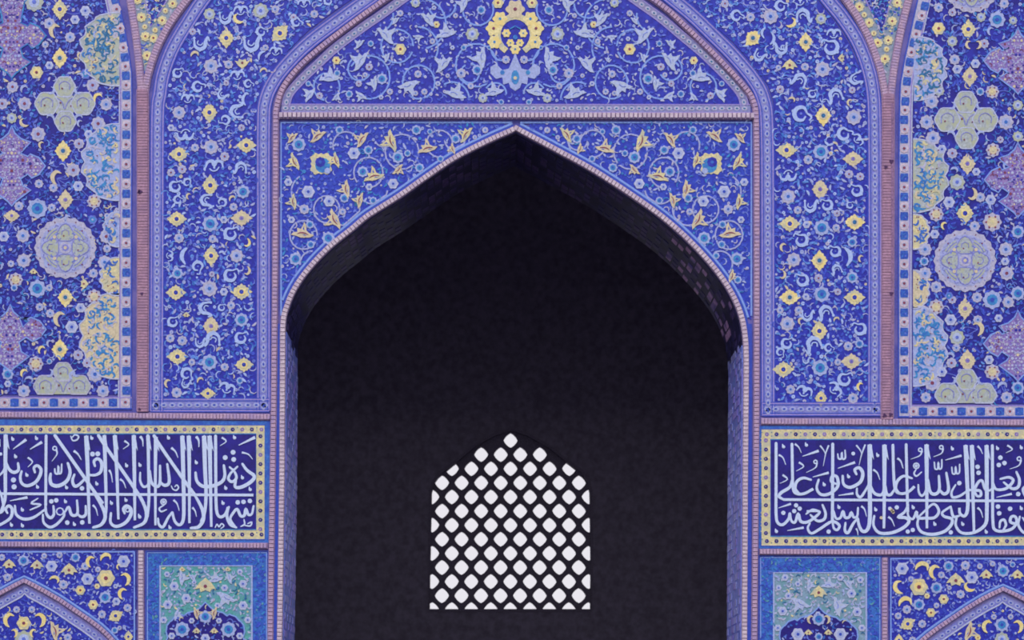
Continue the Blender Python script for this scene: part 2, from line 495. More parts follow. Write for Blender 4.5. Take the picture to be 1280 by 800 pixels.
# window outline, pointed arch (as measured, then carried to the far wall)
wo = [(535.5, 763), (536.5, 690), (538, 615), (541, 603), (550, 590.5), (569, 577), (593, 557), (618, 543), (639, 536),
      (659, 543), (685, 557), (709, 576), (728, 589), (736, 602), (739, 615), (740, 690), (739.5, 763)]
wof = [far(*p) for p in wo]
b = MB(640, 1090)
b.poly([(10, -330), (1270, -330), (1270, 1090), (10, 1090)], -BACK-30, -BACK, 'hall_wall', holes=[wof])
o = b.build('wall_back'); o.location = W(640, 1090); struct(o, 'dark far wall of the hall around the lattice window')
win = thing('window_1', 'pale lit lattice window with pointed head in the far wall', 'window', *far(638, 763))
del win['category']; win['kind'] = 'structure'
def clip_convex(sub, clip):
    area = sum(clip[i][0]*clip[(i+1) % len(clip)][1]-clip[(i+1) % len(clip)][0]*clip[i][1] for i in range(len(clip)))
    sg = 1 if area > 0 else -1
    out = sub
    for i in range(len(clip)):
        a, c = clip[i], clip[(i+1) % len(clip)]
        f = lambda p: sg*((c[0]-a[0])*(p[1]-a[1])-(c[1]-a[1])*(p[0]-a[0]))
        inp, out = out, []
        for j in range(len(inp)):
            p, q = inp[j], inp[(j+1) % len(inp)]; fp, fq = f(p), f(q)
            if fp >= 0: out.append(p)
            if (fp > 0) != (fq > 0) and fp != fq:
                t = fp/(fp-fq); out.append((p[0]+(q[0]-p[0])*t, p[1]+(q[1]-p[1])*t))
        if len(out) < 3: return []
    return out
def hole_shape(cx, cy, rx, ry):
    pts = []
    for k in range(20):
        a = 6.2832*k/20; c, s_ = math.cos(a), math.sin(a)
        e = 1/((abs(c)**1.35+abs(s_)**1.35)**(1/1.35))
        pts.append((cx+rx*e*c, cy+ry*e*s_))
    return pts
shr = [(638+(p[0]-638)*0.985, 655+(p[1]-655)*0.985) for p in wo]
shr = [(x, min(y, 762)) for x, y in shr]
holes = []
for row in range(0, 13):
    y = 549.5+row*17.68
    for col in range(-5, 6):
        x = 638.3+(col*24.5 if row % 2 == 0 else (col+0.5)*24.5)-0.03*row
        if row == 0 and col != 0: continue
        if row == 1 and not -2 <= col <= 1: continue
        if abs(x-638.3) > 106: continue
        h = clip_convex(hole_shape(x, y, 8.8, 9.5), shr)
        if len(h) < 3: continue
        ar = abs(sum(h[i][0]*h[(i+1) % len(h)][1]-h[(i+1) % len(h)][0]*h[i][1] for i in range(len(h))))/2
        if ar < 12: continue
        holes.append([far(*p) for p in h])
b = MB(*org(win))
big = [(far(638, 655)[0]+(p[0]-far(638, 655)[0])*1.005, far(638, 655)[1]+(p[1]-far(638, 655)[1])*1.005) for p in wof]
b.poly(big, -BACK-18, -BACK-6, 'lattice', holes=holes)
b.build('lattice_screen', win)
b = MB(*org(win)); b.ribbon(wof, 5, -BACK-20, -BACK+2, 'lattice', closed=True); b.build('window_frame', win)

# ------------------------------------------------------------------ mouldings
def rope(label, paths, width, pitch, m, h=4.0, back='mortar', slant=0.0, gap=0.9, name='rope_moulding', extra=None, blen=None):
    ox, oy = paths[0][0]; t = thing(name, label, 'moulding', ox, oy)
    b = MB(ox, oy)
    for p in paths: b.ribbon(p, width+1.2, 0, h*0.45, back, n=6)
    b.build('backing_strip', t)
    b = MB(ox, oy)
    for p in paths:
        for x, y, tx, ty in along(p, pitch, pitch/2):
            if not (-60 < x < 1340 and -60 < y < 1090): continue
            b.bead((x, y), tx, ty, pitch*gap, width, h*0.45, h*0.55*R.uniform(0.9, 1.1), m, slant)
    b.build('twisted_brick_row', t, stuff=True)
    return t

rim = ([(348, 1090), (350, 800), (352.3, 600), (353.5, 450)], )
outL, outR = offset(ALs, 1), None
sg = -1 if offset(ALs, 1)[10][1] > ALs[10][1] else 1     # direction of 'outwards'
rimpath = [(346.5, 1090), (349.7, 800), (352.6, 600), (353.5, 460)]+offset(ALs, 3.5*sg)[1:-1]+[(645, 160.8)]+offset(ARs, 3.5*sg)[1:-1]+[(932.5, 460), (931.3, 600), (930.2, 800), (928.5, 1090)]
t = thing('arch_rim', 'cream white beaded rim around the great dark pointed arch', 'moulding', 353, 450)
b = MB(353, 450); b.ribbon(rimpath, 7.2, 0, 2.0, 'mortar'); b.build('backing_strip', t)
b = MB(353, 450)
for x, y, tx, ty in along(rimpath, 5.0, 2, 1): b.bead((x, y), tx, ty, 4.5, 6.8, 2.0, 2.0, 'rope_white')
b.build('twisted_brick_row', t, stuff=True)
t = thing('blue_tile_band', 'narrow blue and light blue glazed band following the outside of the great arch', 'tile band', 348, 450)
lo = [(341, 1090), (344.2, 800), (346.5, 600), (348, 450), (349.5, 405)]
b = MB(348, 450); b.ribbon(lo, 5.2, 0, 1.0, 'blue_line', n=4)
b.build('blue_strip', t); b = MB(348, 450); b.ribbon([(937, 405), (937.3, 450), (936.8, 600), (936, 800), (934, 1090)], 5.2, 0, 1.0, 'blue_line', n=4); b.build('blue_strip', t)
b = MB(348, 450)
cut = lambda pts: [p for p in pts if 352 <= p[0] <= 936 and p[1] > 154]
oL = cut(offset(ALs, 8.4*sg)); oR = cut(offset(ARs, 8.4*sg))
b.ribbon(oL, 3.0, 0, 0.9, 'blue_line'); b.ribbon(oR, 3.0, 0, 0.9, 'blue_line')
oL2 = cut(offset(ALs, 11.4*sg)); oR2 = cut(offset(ARs, 11.4*sg))
b.ribbon(oL2, 2.6, 0, 1.1, 'sky_line'); b.ribbon(oR2, 2.6, 0, 1.1, 'sky_line'); b.build('light_blue_strip', t)

ropeL = [(335, 1090), (338.2, 800), (341, 600), (342.5, 500), (344.5, 300), (345, 160), (346, 136), (354, 111), (372, 87), (395, 65.5), (430, 38), (474, 6), (545, -42)]
ropeR = [(940, 1090), (942.5, 800), (944.5, 600), (945.3, 500), (945.6, 300), (945, 160), (941, 127), (927, 106), (902, 79), (877, 54), (852, 30), (827, 8), (755, -42)]
rope('pink rope moulding framing the lunette and left jamb of the great arch', [ropeL], 6.6, 5.0, 'rope_pink', 4.5)
rope('pink rope moulding framing the lunette and right jamb of the great arch', [ropeR], 6.6, 5.0, 'rope_pink', 4.5)
rope('straight horizontal beaded pink moulding under the lunette, above the arch point', [[(349, 145.3), (941, 146)]], 7.2, 5.6, 'rope_white', 6.5, 'mortar', gap=0.78)
rope('wide pink brick upright with two branches, left of the arch', [[(178.5, 112), (179, 300), (178.5, 514)]], 14.5, 3.6, 'rope_brown', 3.6, gap=0.93)
rope('branch of pink brick moulding curving left from the left upright', [[(177, 118), (174.5, 85), (170, 45), (163, 0), (156, -42)]], 8.5, 3.6, 'rope_pink', 3.2, gap=0.93)
rope('branch of pink brick moulding curving right from the left upright', [[(181, 118), (186, 92), (197, 60), (213, 30), (233, 2), (268, -42)]], 8.5, 3.6, 'rope_pink', 3.3, gap=0.93)
rope('wide pink brick upright with two branches, right of the arch', [[(1110, 118), (1109.5, 300), (1108.8, 523)]], 15.5, 3.6, 'rope_brown', 3.6, gap=0.93)
rope('branch of pink brick moulding curving left from the right upright', [[(1106.5, 122), (1100, 88), (1087, 52), (1072, 23), (1055, -2), (1025, -42)]], 8.5, 3.6, 'rope_pink', 3.2, gap=0.93)
rope('branch of pink brick moulding curving right from the right upright', [[(1113, 122), (1117, 88), (1124, 48), (1130.5, 20), (1136, -2), (1145, -42)]], 8.5, 3.6, 'rope_pink', 3.3, gap=0.93)
rope('pink brick row above the left inscription', [[(-40, 518.5), (337, 521.5)]], 7, 4.2, 'rope_pink', 3.0)
rope('pink brick row above the right inscription', [[(951, 527), (1320, 529)]], 7.5, 4.2, 'rope_pink', 3.0)
rope('pink brick row below the left inscription', [[(-40, 680.5), (335, 682.5)]], 6.5, 4.2, 'rope_pink', 4.5, 'mortar')
rope('pink brick row below the right inscription', [[(949, 690), (1320, 691)]], 6.5, 4.2, 'rope_pink', 4.5, 'mortar')
rope('short pink rope upright between the lower left tile panels', [[(176.5, 688), (176.5, 880)]], 6.5, 4.6, 'rope_white', 3.6, 'mortar')
rope('short pink rope upright between the lower right tile panels', [[(1105.5, 697), (1105.5, 880)]], 6.5, 4.6, 'rope_pink', 3.6, 'mortar')

ROPES = [o for o in C.objects if o.name.startswith('rope_moulding')]
def stains_and_shade(key, pts, line=None):
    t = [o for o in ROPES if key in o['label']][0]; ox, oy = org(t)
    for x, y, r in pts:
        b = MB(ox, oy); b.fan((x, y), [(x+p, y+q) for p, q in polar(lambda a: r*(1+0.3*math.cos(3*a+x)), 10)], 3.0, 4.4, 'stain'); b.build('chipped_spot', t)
    if line: b = MB(ox, oy); b.ribbon(line, 3.2, 1.5, 3.9, 'shade_side'); b.build('painted_shade_strip', t)  # dark ribbon paints the shadow side onto the moulding
stains_and_shade('left of the arch', [(176, 241, 2.6), (178, 368, 1.8), (174, 241, 1.6), (175, 512, 1.6)])
stains_and_shade('right of the arch', [(1113.5, 203, 2.6), (1106.5, 210, 2.0), (1113.5, 368, 2.4), (1105, 520, 2.4), (1112.5, 519, 2.4)], [(1114.6, 130), (1114.6, 300), (1114, 520)])
stains_and_shade('right jamb', [(945.5, 304, 2.2)])

# ------------------------------------------------------------------ lavender bordered floral panels beside the arch
L2f = [(203, 499), (204, 300), (205, 150), (208, 118), (212, 95), (225, 62), (244, 31), (262, 4), (300, -40), (490, -40), (439, 0), (421, 12), (386, 38), (360, 64), (335, 96), (324, 122), (320, 155), (320, 499)]
lavLout = [(195.5, 514), (196.5, 300), (197, 150), (200, 118), (205, 90), (217, 59), (236, 27), (254, 0), (288, -42)]
lavMidL = [(329.5, 514), (329.5, 300), (329.5, 160), (332, 126), (343, 101), (362, 77), (388, 52), (424, 25), (456, 2), (520, -42)]
R2f = [(968, 504), (968, 150), (966, 125), (960, 107), (940, 80), (915, 52), (890, 30), (862, 5), (805, -40), (985, -40), (1022, 0), (1042, 25), (1061, 54), (1077, 90), (1083, 118), (1085, 160), (1085, 504)]
lavMidR = [(960, 520), (959.5, 300), (958.5, 160), (954, 124), (942, 100), (917, 70), (892, 45), (866, 20), (842, 0), (790, -42)]
lavRout = [(1093, 520), (1093.5, 300), (1093, 160), (1091, 115), (1084, 82), (1071, 50), (1053, 22), (1035, 0), (1002, -42)]
def lav_panel(label, f, left, right, bot, items, seed):
    t = thing('floral_tile_panel', label, 'tile panel', (f[0][0]+f[-1][0])/2, bot+14)
    field(t, f, 'cobalt')
    for nm, p in (('border_strip', left), ('border_strip', right), ('border_strip', [(left[0][0]-7, bot+7.5), (right[0][0]+7, bot+7.5)])):
        strip(t, nm, p, 17.5, 0, 0.8, 'lavender', lines=((-8.4, 1.4, 'blue_line'), (8.4, 1.4, 'blue_line'), (-7.2, 1.3, 'lilac_line'), (7.2, 1.3, 'lilac_line'), (-5.2, 1.1, 'blue_line'), (5.2, 1.1, 'blue_line')))
        ovals(t, p, 10.5, 0.8, 'ov', 6, 0.86)
    avoid = []; place_list(t, items, 0.6, avoid)
    scatter(t, f, avoid, 0.6, 5.2, seed, skip=0.04, big=1.4)
    return t
L2i = [('fy', 283, 48), ('fy', 350, 42, 1.05, 45), ('fy', 262, 141), ('fy', 308, 182, 1, 90), ('fy', 224, 193, 1, 90), ('ff', 303, 79, 0.85, 180), ('cY', 299, 24, 0.8, -60), ('cy', 243, 69, 0.6, 60), ('cy', 329, 89, 0.5, 60),
       ('fy', 263, 232, 1.05), ('fy', 221, 274, 1, 90), ('fc', 302, 273, 1.05, 90), ('fy', 264, 320), ('fy', 220, 366, 1, 90), ('fy', 302, 365, 1.05, 90), ('fc', 264, 408, 1.05), ('fy', 222, 446, 1.05, 90), ('fy', 305, 456, 0.95, 90), ('fy', 260, 492, 0.75, 90),
       ('r', 264, 83, 1.25), ('rg', 262, 18, 1.0), ('rg', 326, 14, 1.3), ('r', 224, 141, 1.1), ('r', 264, 184, 1.25), ('rb', 304, 240, 1.15), ('rb', 263, 280, 1.35), ('r', 296, 320, 1.15), ('r', 262, 361, 1.35), ('rb', 302, 400, 1.15), ('rb', 262, 453, 1.35), ('rb', 222, 342, 0.95),
       ('r', 224, 298, 0.85), ('rr', 228, 212, 0.75), ('rr', 214, 216, 0.7), ('rr', 241, 40, 0.6), ('r', 286, 81, 0.75), ('r', 244, 185, 0.7), ('rr', 281, 196, 0.8), ('rw', 280, 275, 0.65), ('r', 266, 299, 0.7), ('r', 213, 423, 0.75), ('r', 228, 426, 0.85), ('r', 289, 382, 0.7), ('rr', 265, 343, 0.5), ('rw', 280, 365, 0.7), ('r', 240, 453, 0.6), ('r', 281, 459, 0.7), ('r', 221, 491, 0.9), ('rb', 300, 476, 0.6), ('r', 292, 259, 0.7), ('rw', 286, 81, .3),
       ('c0', 283, 22, 0.9), ('c0', 252, 54, 1.0), ('c0', 316, 54, 1.15), ('c1', 326, 40, 0.7, 30), ('c2', 301, 14, 0.8), ('c2', 297, 95, 0.8), ('c1', 222, 92, 0.7), ('c1', 247, 109, 0.8, 30), ('c2', 235, 124, 0.75), ('c0', 297, 138, 1.0, 90, -1), ('c2', 232, 168, 0.95, 180), ('c1', 282, 150, 0.7, 200), ('c0', 279, 119, 0.7, 40), ('c2', 268, 208, 1.0), ('c0', 300, 211, 0.85, 180), ('c1', 219, 234, 0.85), ('c1', 234, 228, 0.6, 90),
       ('c0', 259, 252, 0.9, 90), ('c1', 278, 253, 0.65, 180), ('c1', 222, 250, 0.6, 40), ('c1', 288, 293, 0.95), ('c3', 232, 321, 1.1), ('c1', 247, 333, 0.8, 120), ('c1', 288, 345, 0.95), ('c2', 212, 320, 0.6, 90), ('c0', 258, 387, 0.95, 90), ('c1', 277, 385, 0.5), ('c1', 216, 403, 0.75), ('c0', 265, 425, 1.05, 180), ('c1', 301, 423, 0.85), ('c0', 251, 428, 0.7), ('c1', 233, 467, 0.85, 90), ('c0', 233, 480, 0.6, 20), ('c2', 284, 486, 0.9, 20),
       ('cy', 290, 249, .5, 40), ('cy', 236, 246, .45), ('cY', 309, 303, .6, 180), ('cy', 309, 338, .6, 180), ('ff', 233, 394, .45), ('cy', 210, 480, .6), ('cy', 250, 476, .5, 40), ('rr', 283, 104, .5), ('rw', 214, 160, .6), ('c1', 310, 105, .6, 50), ('rr', 302, 160, .6), ('c3', 307, 125, .8), ('c1', 370, 28, .7, 50), ('c2', 345, 65, .7, 10), ('r', 393, 18, .7), ('rr', 367, 22, .6), ('c2', 380, 5, .7), ('c1', 410, 2, .6), ('r', 344, 12, .7), ('c3', 327, 70, .7, 30), ('r', 332, 60, .55)]
R2i = [('fY', 1007, 53, 0.95), ('fY', 941, 48, 1.0, 45), ('ff', 987, 82, 0.9), ('cY', 988, 29, 0.8, 60, -1), ('ff', 1052, 73, 0.55, -90), ('fY', 1029, 145, 1.05), ('fy', 983, 188, 1.05, 90), ('fc', 1066, 199, 1.0, 90), ('cy', 1062, 129, 0.5), ('cy', 989, 125, 0.5, 90), ('fc', 1025, 237, 1.05), ('fy', 987, 280, 1.05, 90), ('fY', 1068, 278, 1.05, 90), ('fY', 1024, 326, 1.05), ('fY', 987, 372, 1.05, 90), ('fy', 1068, 372, 1.05, 90),
       ('fy', 1024, 414, 1.05), ('fy', 979, 462, 1.05, 90), ('fc', 1064, 452, 1.05, 90), ('fy', 1026, 498, 0.8), ('cY', 1075, 484, 0.6, 0), ('cy', 979, 310, 0.6), ('cy', 978, 343, 0.6, 180), ('cy', 1076, 324, 0.5),
       ('r', 1028, 87, 1.3), ('r', 963, 21, 1.3), ('rg', 1026, 24, 0.95), ('r', 1067, 147, 1.3), ('rb', 1026, 190, 1.35), ('r', 985, 246, 1.25), ('rb', 1027, 285, 1.35), ('r', 992, 325, 1.2), ('rb', 1065, 347, 1.0), ('rb', 1027, 368, 1.35), ('r', 984, 405, 1.25), ('rb', 1025, 460, 1.4), ('rb', 1074, 430, 0.75), ('r', 1060, 433, 0.8), ('r', 1006, 84, 0.7), ('r', 1010, 200, 0.8), ('rr', 1061, 218, 0.75), ('rr', 1075, 221, 0.7), ('rb', 1065, 303, 0.85), ('rr', 1023, 348, 0.75), ('rw', 1008, 281, 0.65), ('r', 997, 263, 0.7), ('rw', 1007, 371, .6), ('r', 1045, 285, .65), ('r', 975, 388, .6), ('r', 998, 388, .7), ('rr', 1046, 267, .6), ('rr', 975, 112, .7), ('rr', 1065, 113, .6), ('r', 988, 487, .8), ('r', 1066, 498, .9), ('r', 1047, 453, .6), ('r', 973, 85, .5), ('rr', 1047, 365, .6), ('cy', 1001, 402, .5), ('cy', 1045, 400, .45, 50),
       ('c0', 1005, 21, 1.0, 180, -1), ('c0', 975, 60, 0.9, 0, -1), ('c1', 1039, 60, 1.1, 0, -1), ('c2', 1042, 43, 0.8), ('c0', 998, 101, 1.0, 200), ('c1', 979, 60, .4), ('c1', 1000, 143, 1.15, 60), ('c0', 1043, 121, 1.0, 160), ('c1', 1054, 168, 0.95, 30), ('c2', 1072, 175, 0.7, 60), ('c1', 1015, 118, .6), ('c0', 1070, 100, 0.8, 60), ('c2', 985, 219, 0.95, 180), ('c1', 1071, 239, 0.85, 0, -1), ('c0', 1014, 257, 0.9), ('c1', 1034, 257, 0.8, 0, -1), ('c1', 1062, 257, .5), ('c1', 1002, 301, 0.95, 0, -1), ('c3', 1058, 322, 1.2, 0, -1), ('c1', 1044, 315, 0.8, 0, -1), ('c1', 1003, 351, 0.9, 0, -1), ('c0', 1045, 338, 0.7, 160),
       ('c0', 1010, 394, 0.8), ('c0', 1031, 392, 1.0, 160), ('c1', 1075, 412, 0.9, 0, -1), ('c1', 983, 430, 0.8), ('c0', 1016, 432, 1.1, 160), ('c1', 1035, 435, .6, 50), ('c1', 1055, 475, 0.95), ('c2', 1005, 490, 0.9, 20), ('c0', 1008, 450, .5), ('c1', 975, 440, .6, 100), ('c2', 1043, 487, 0.9, 60), ('c1', 920, 20, .8, 50), ('c0', 950, 70, .8, 30), ('rr', 906, 5, .7), ('r', 938, 22, .75), ('c1', 975, 8, .8, 30), ('c2', 1000, 2, .8), ('c3', 955, 42, .7), ('c3', 964, 48, .8, 180)]
lav_panel('upright blue floral tile panel in a lavender border, left of the arch', L2f, lavLout, lavMidL, 499, L2i, 11)
lav_panel('upright blue floral tile panel in a lavender border, right of the arch', R2f, lavMidR, lavRout, 504, R2i, 12)

# ------------------------------------------------------------------ outer panels with medallions
def arabesque(t, cx, top, bot, armx, army, ar, base, line, seed):
    """cross shaped cartouche packed with small curls; mirror symmetric about cx"""
    mid = army; s = 1 if armx > cx else -1; a = abs(armx-cx)
    half = [(0, top), (4, top+9), (12, top+16), (24, top+20), (16, top+28), (11, mid-16), (20, mid-12), (a-6, mid-ar), (a+5, mid-ar*0.7), (a+ar-2, mid), (a+5, mid+ar*0.7), (a-4, mid+ar), (20, mid+10), (11, mid+16),
            (14, bot-26), (24, bot-20), (13, bot-12), (5, bot-6), (0, bot)]
    ring = [(cx+s*x, y) for x, y in half]+[(cx-s*x, y) for x, y in half[-2:0:-1]]
    ox, oy = org(t); b = MB(ox, oy); b.poly(ring, 0.6, 1.2, base); b.ribbon(ring, 1.8, 0.6, 1.5, line, closed=True)
    o = b.build('cross_cartouche', t)
    rr = random.Random(seed); c = MB(ox, oy); y = top+3
    while y < bot-2:
        x = 0.0 if int(y*3) % 2 else 2.3
        while x < a+ar:
            p = (cx+s*x, y)
            if inside(p, ring) and edge_dist(p, ring) > 1.8:
                m = rr.choice(['white_tile', 'pale_warm', 'lavender_pale', 'cobalt_deep', 'pale', 'pale_warm', 'white_tile', 'red', 'cream'])
                r = rr.uniform(1.1, 2.2); k = rr.random()
                for mm in ((1, -1) if x > 0.1 else (1,)):
                    q = (cx+mm*s*x, y)
                    if k < 0.5: c.disc(q[0], q[1], r, 1.2, 1.5, m, 5)
                    else:
                        q0 = rr.random()*6
                        c.ribbon([(q[0]+2.2*math.cos(q0+i)*mm, q[1]+2.2*math.sin(q0+i)) for i in range(4)], 1.0, 1.2, 1.5, m)
            x += 4.6
        y += 4.4
    c.build('cartouche_curls', t, stuff=True)
    return [(cx, (top+bot)/2, 0)], ring
def half_medal(t, x0, cy, reach, hh, s, base, ink, seed):
    """lobed half medallion growing from the border into the field (s=-1 to the left)"""
    ring = [(x0, cy-hh)]
    for k in range(1, 24):
        a = math.pi*k/24
        q = 1+0.07*math.cos(14*a)
        prof = math.sin(a)**0.75
        ring.append((x0+s*reach*prof*q, cy-hh*math.cos(a)))
    ring.append((x0, cy+hh))
    ox, oy = org(t); b = MB(ox, oy); b.poly(ring, 0.6, 1.2, base); b.ribbon(ring, 1.6, 0.6, 1.4, 'white_tile'); b.build('half_medallion', t)
    rr = random.Random(seed); c = MB(ox, oy)
    for _ in range(int(reach*hh/13)):
        p = (x0+s*rr.uniform(1, reach), cy+rr.uniform(-hh, hh))
        if not inside(p, ring) or edge_dist(p, ring) < 3: continue
        m = rr.choice([ink, ink, ink, 'turquoise', 'cream', 'straw', 'pale_warm'])
        a = rr.uniform(0, 6.28); l = rr.uniform(2.5, 5)
        pts = [(p[0]-l*math.cos(a), p[1]-l*math.sin(a)), (p[0]+1.4*math.sin(a), p[1]-1.4*math.cos(a)), (p[0]+l*math.cos(a), p[1]+l*math.sin(a)), (p[0]+l*math.cos(a+.8)*1.3, p[1]+l*math.sin(a+.8)*1.3)]
        if all(inside(q, ring) for q in pts): c.ribbon(pts, lambda q: 0.9+1.8*math.sin(math.pi*q), 1.2, 1.4+rr.random()*0.15, m, n=2)
    for k in range(int(hh/4)):
        q = (x0+s*rr.uniform(2, reach*0.9), cy+rr.uniform(-hh, hh)*0.85)
        if inside(q, ring): c.disc(q[0], q[1], 0.9, 1.2, 1.7, 'red', 5)
    c.build('medallion_curls', t, stuff=True)
    return ring
def round_medal(t, cx, cy, r):
    ox, oy = org(t); b = MB(ox, oy)
    b.fan((cx, cy), [(cx+x, cy+y) for x, y in polar(lambda a: r*(1+0.03*math.cos(20*a)), 80)], 0.6, 1.2, 'pale_warm')
    b.fan((cx, cy), [(cx+x, cy+y) for x, y in polar(lambda a: r*0.84*(1+0.02*math.cos(20*a)), 80)], 1.2, 1.3, 'lavender_pale')
    o = b.build('round_medallion', t)
    for k in range(4):
        a = math.pi/2*k; c = MB(ox, oy); x, y = cx+r*0.47*math.cos(a), cy+r*0.47*math.sin(a)
        c.fan((x, y), [(x+p, y+q) for p, q in polar(lambda u: r*0.27*(1+0.12*math.cos(3*(u-a))), 24)], 1.3, 1.5, 'pale_green')
        c.ribbon([(x+p, y+q) for p, q in polar(lambda u: r*0.28*(1+0.12*math.cos(3*(u-a))), 24)], 1.1, 1.3, 1.7, 'lavender', closed=True)
        c.ribbon([(x+r*0.13*math.cos(a+u), y+r*0.13*math.sin(a+u)) for u in (-2, -1, 0, 1, 2)], 1.0, 1.5, 1.7, 'lavender')
        c.disc(x-2, y+3, 1.1, 1.5, 1.9, 'red', 5)
        c.build('medallion_lobe', t)
    for k in range(4):
        a = math.pi/2*(k+.5); c = MB(ox, oy)
        for rr_, w_, m in ((0.66, 5.5, 'pale_green'), (0.66, 1.2, 'lavender'), (0.52, 1.2, 'mid'), (0.34, 1.1, 'lavender')):
            c.ribbon([(cx+r*rr_*math.cos(a+u), cy+r*rr_*math.sin(a+u)) for u in (-.36, -.18, 0, .18, .36)], w_, 1.3, 1.4 if w_ > 2 else 1.6, m)
        c.disc(cx+r*.5*math.cos(a), cy+r*.5*math.sin(a), 2.4, 1.3, 1.75, 'cream', 7); c.disc(cx+r*.78*math.cos(a), cy+r*.78*math.sin(a), 1.1, 1.3, 1.75, 'red', 5)
        c.build('medallion_petal', t)
    c = MB(ox, oy); c.disc(cx, cy, r*0.2, 1.3, 1.7, 'pale_warm', 12); c.disc(cx, cy, r*0.12, 1.7, 1.8, 'lavender', 8); c.disc(cx, cy, r*.06, 1.8, 1.9, 'cream', 6)
    c.build('medallion_centre', t); c = MB(ox, oy)
    for k in range(16):
        a = 6.2832*k/16; c.disc(cx+r*0.9*math.cos(a), cy+r*0.9*math.sin(a), 0.9, 1.2, 1.6, 'red' if k % 2 else 'lavender', 5)
        c.ribbon([(cx+r*q*math.cos(a+w_), cy+r*q*math.sin(a+w_)) for q, w_ in ((0.74, -.1), (0.8, 0), (0.74, .1))], 0.9, 1.3, 1.5, 'lavender')
    c.build('medallion_beads', t, stuff=True)
def quatrefoil(t, cx, cy, k=1.0, half=False, outline='white_tile'):
    ox, oy = org(t)
    lobes = [(0, -22, 13), (-22, -1, 14.5), (23, -1, 14.5), (1, 21, 13)] if not half else [(0, -19, 12), (-22, -1, 14), (20, -1, 14)]
    core = MB(ox, oy); core.disc(cx, cy-(0 if not half else 4), 15*k, 0.6, 1.3, 'pale_green', 16) if not half else core.poly([(cx-16, cy+9), (cx-16, cy-8), (cx-6, cy-16), (cx+6, cy-16), (cx+16, cy-8), (cx+16, cy+9)], 0.6, 1.3, 'pale_green')
    core.disc(cx-5, cy-2, 1.3, 1.3, 1.9, 'red', 5); core.disc(cx+8, cy+2, 1.0, 1.3, 1.9, 'red', 5)
    core.ribbon([(cx-9, cy-8), (cx-3, cy-3), (cx, cy+6), (cx+4, cy-3), (cx+10, cy-8)], 1.1, 1.3, 1.5, 'lavender', n=3)
    par = core.build('quatrefoil_medallion', t)
    for x, y, r in lobes:
        l = MB(ox, oy); X, Y = cx+x*k, cy+y*k; r *= k
        ring = [(X+p, Y+q) for p, q in polar(lambda a: r*(1+0.05*math.cos(6*a)), 30)]
        if half: ring = [(p, min(q, cy+9)) for p, q in ring]
        l.fan((X, Y), ring, 0.6, 1.25+0.02*(x > 0), 'pale_green'); l.ribbon(ring, 1.4, 0.6, 1.45, outline, closed=True)
        l.ribbon([(X+0.55*r*math.cos(a), Y+0.55*r*math.sin(a)) for a in (2.6, 3.6, 4.7, 5.8, 6.8)], 1.0, 1.25, 1.5, 'lavender', n=2)
        l.disc(X-3, Y+2, 1.2, 1.25, 1.9, 'red', 5)
        q = l.build('medallion_lobe', None); q.parent = par
    for sx in (-1, 1):
        for sy in ((-1, 1) if not half else (-1,)):
            put(M['cp'], 'crescent_leaf', t, cx+sx*17*k, cy+sy*17*k, 0.7, 45*sx*sy, 0.6*sx, 0.6)

def outer_panel(label, f, stripp, bstrip, ros, squ, items, rest, seed, ox):
    t = thing('medallion_tile_panel', label, 'tile panel', ox, max(p[1] for p in f)+14)
    field(t, f, 'cobalt_deep')
    for p in (stripp, bstrip):
        strip(t, 'border_strip', p, 14.5, 0, 0.7, 'pale_warm', lines=((-6.9, 1.3, 'lilac_line'), (6.9, 1.6, 'blue_line'), (-8.6, 1.4, 'white_tile')) if p is stripp else ((-6.9, 1.3, 'lilac_line'), (7.1, 1.8, 'blue_line')))
    for x, y in ros: put(M['br'], 'border_rosette', t, x, y, 0.7)
    for x, y, r in squ: put(M['sq'], 'border_square', t, x, y, 0.7, r)
    avoid = []; place_list(t, items, 0.6, avoid)
    return t, avoid
L1f = [(-40, 493.5), (-40, -40), (119, -40), (132, 0), (143, 50), (148.5, 82), (150, 115), (149, 493.5)]
rosL = [(146, 12), (150.5, 36), (154.5, 60), (157, 83.5), (158, 107)]+[(158, 132+24.6*k) for k in range(15)]+[(157, 503)]+[(-18.5+24.6*k, 503.5) for k in range(0, 7)]
squL = [(144, 0, -12), (148.5, 24, -12), (152.5, 48, -9), (156, 72, -6), (157.5, 95, -3)]+[(158, 119.5+24.6*k, 0) for k in range(16)]+[(-6.2+24.6*k, 503.5, 90) for k in range(7)]
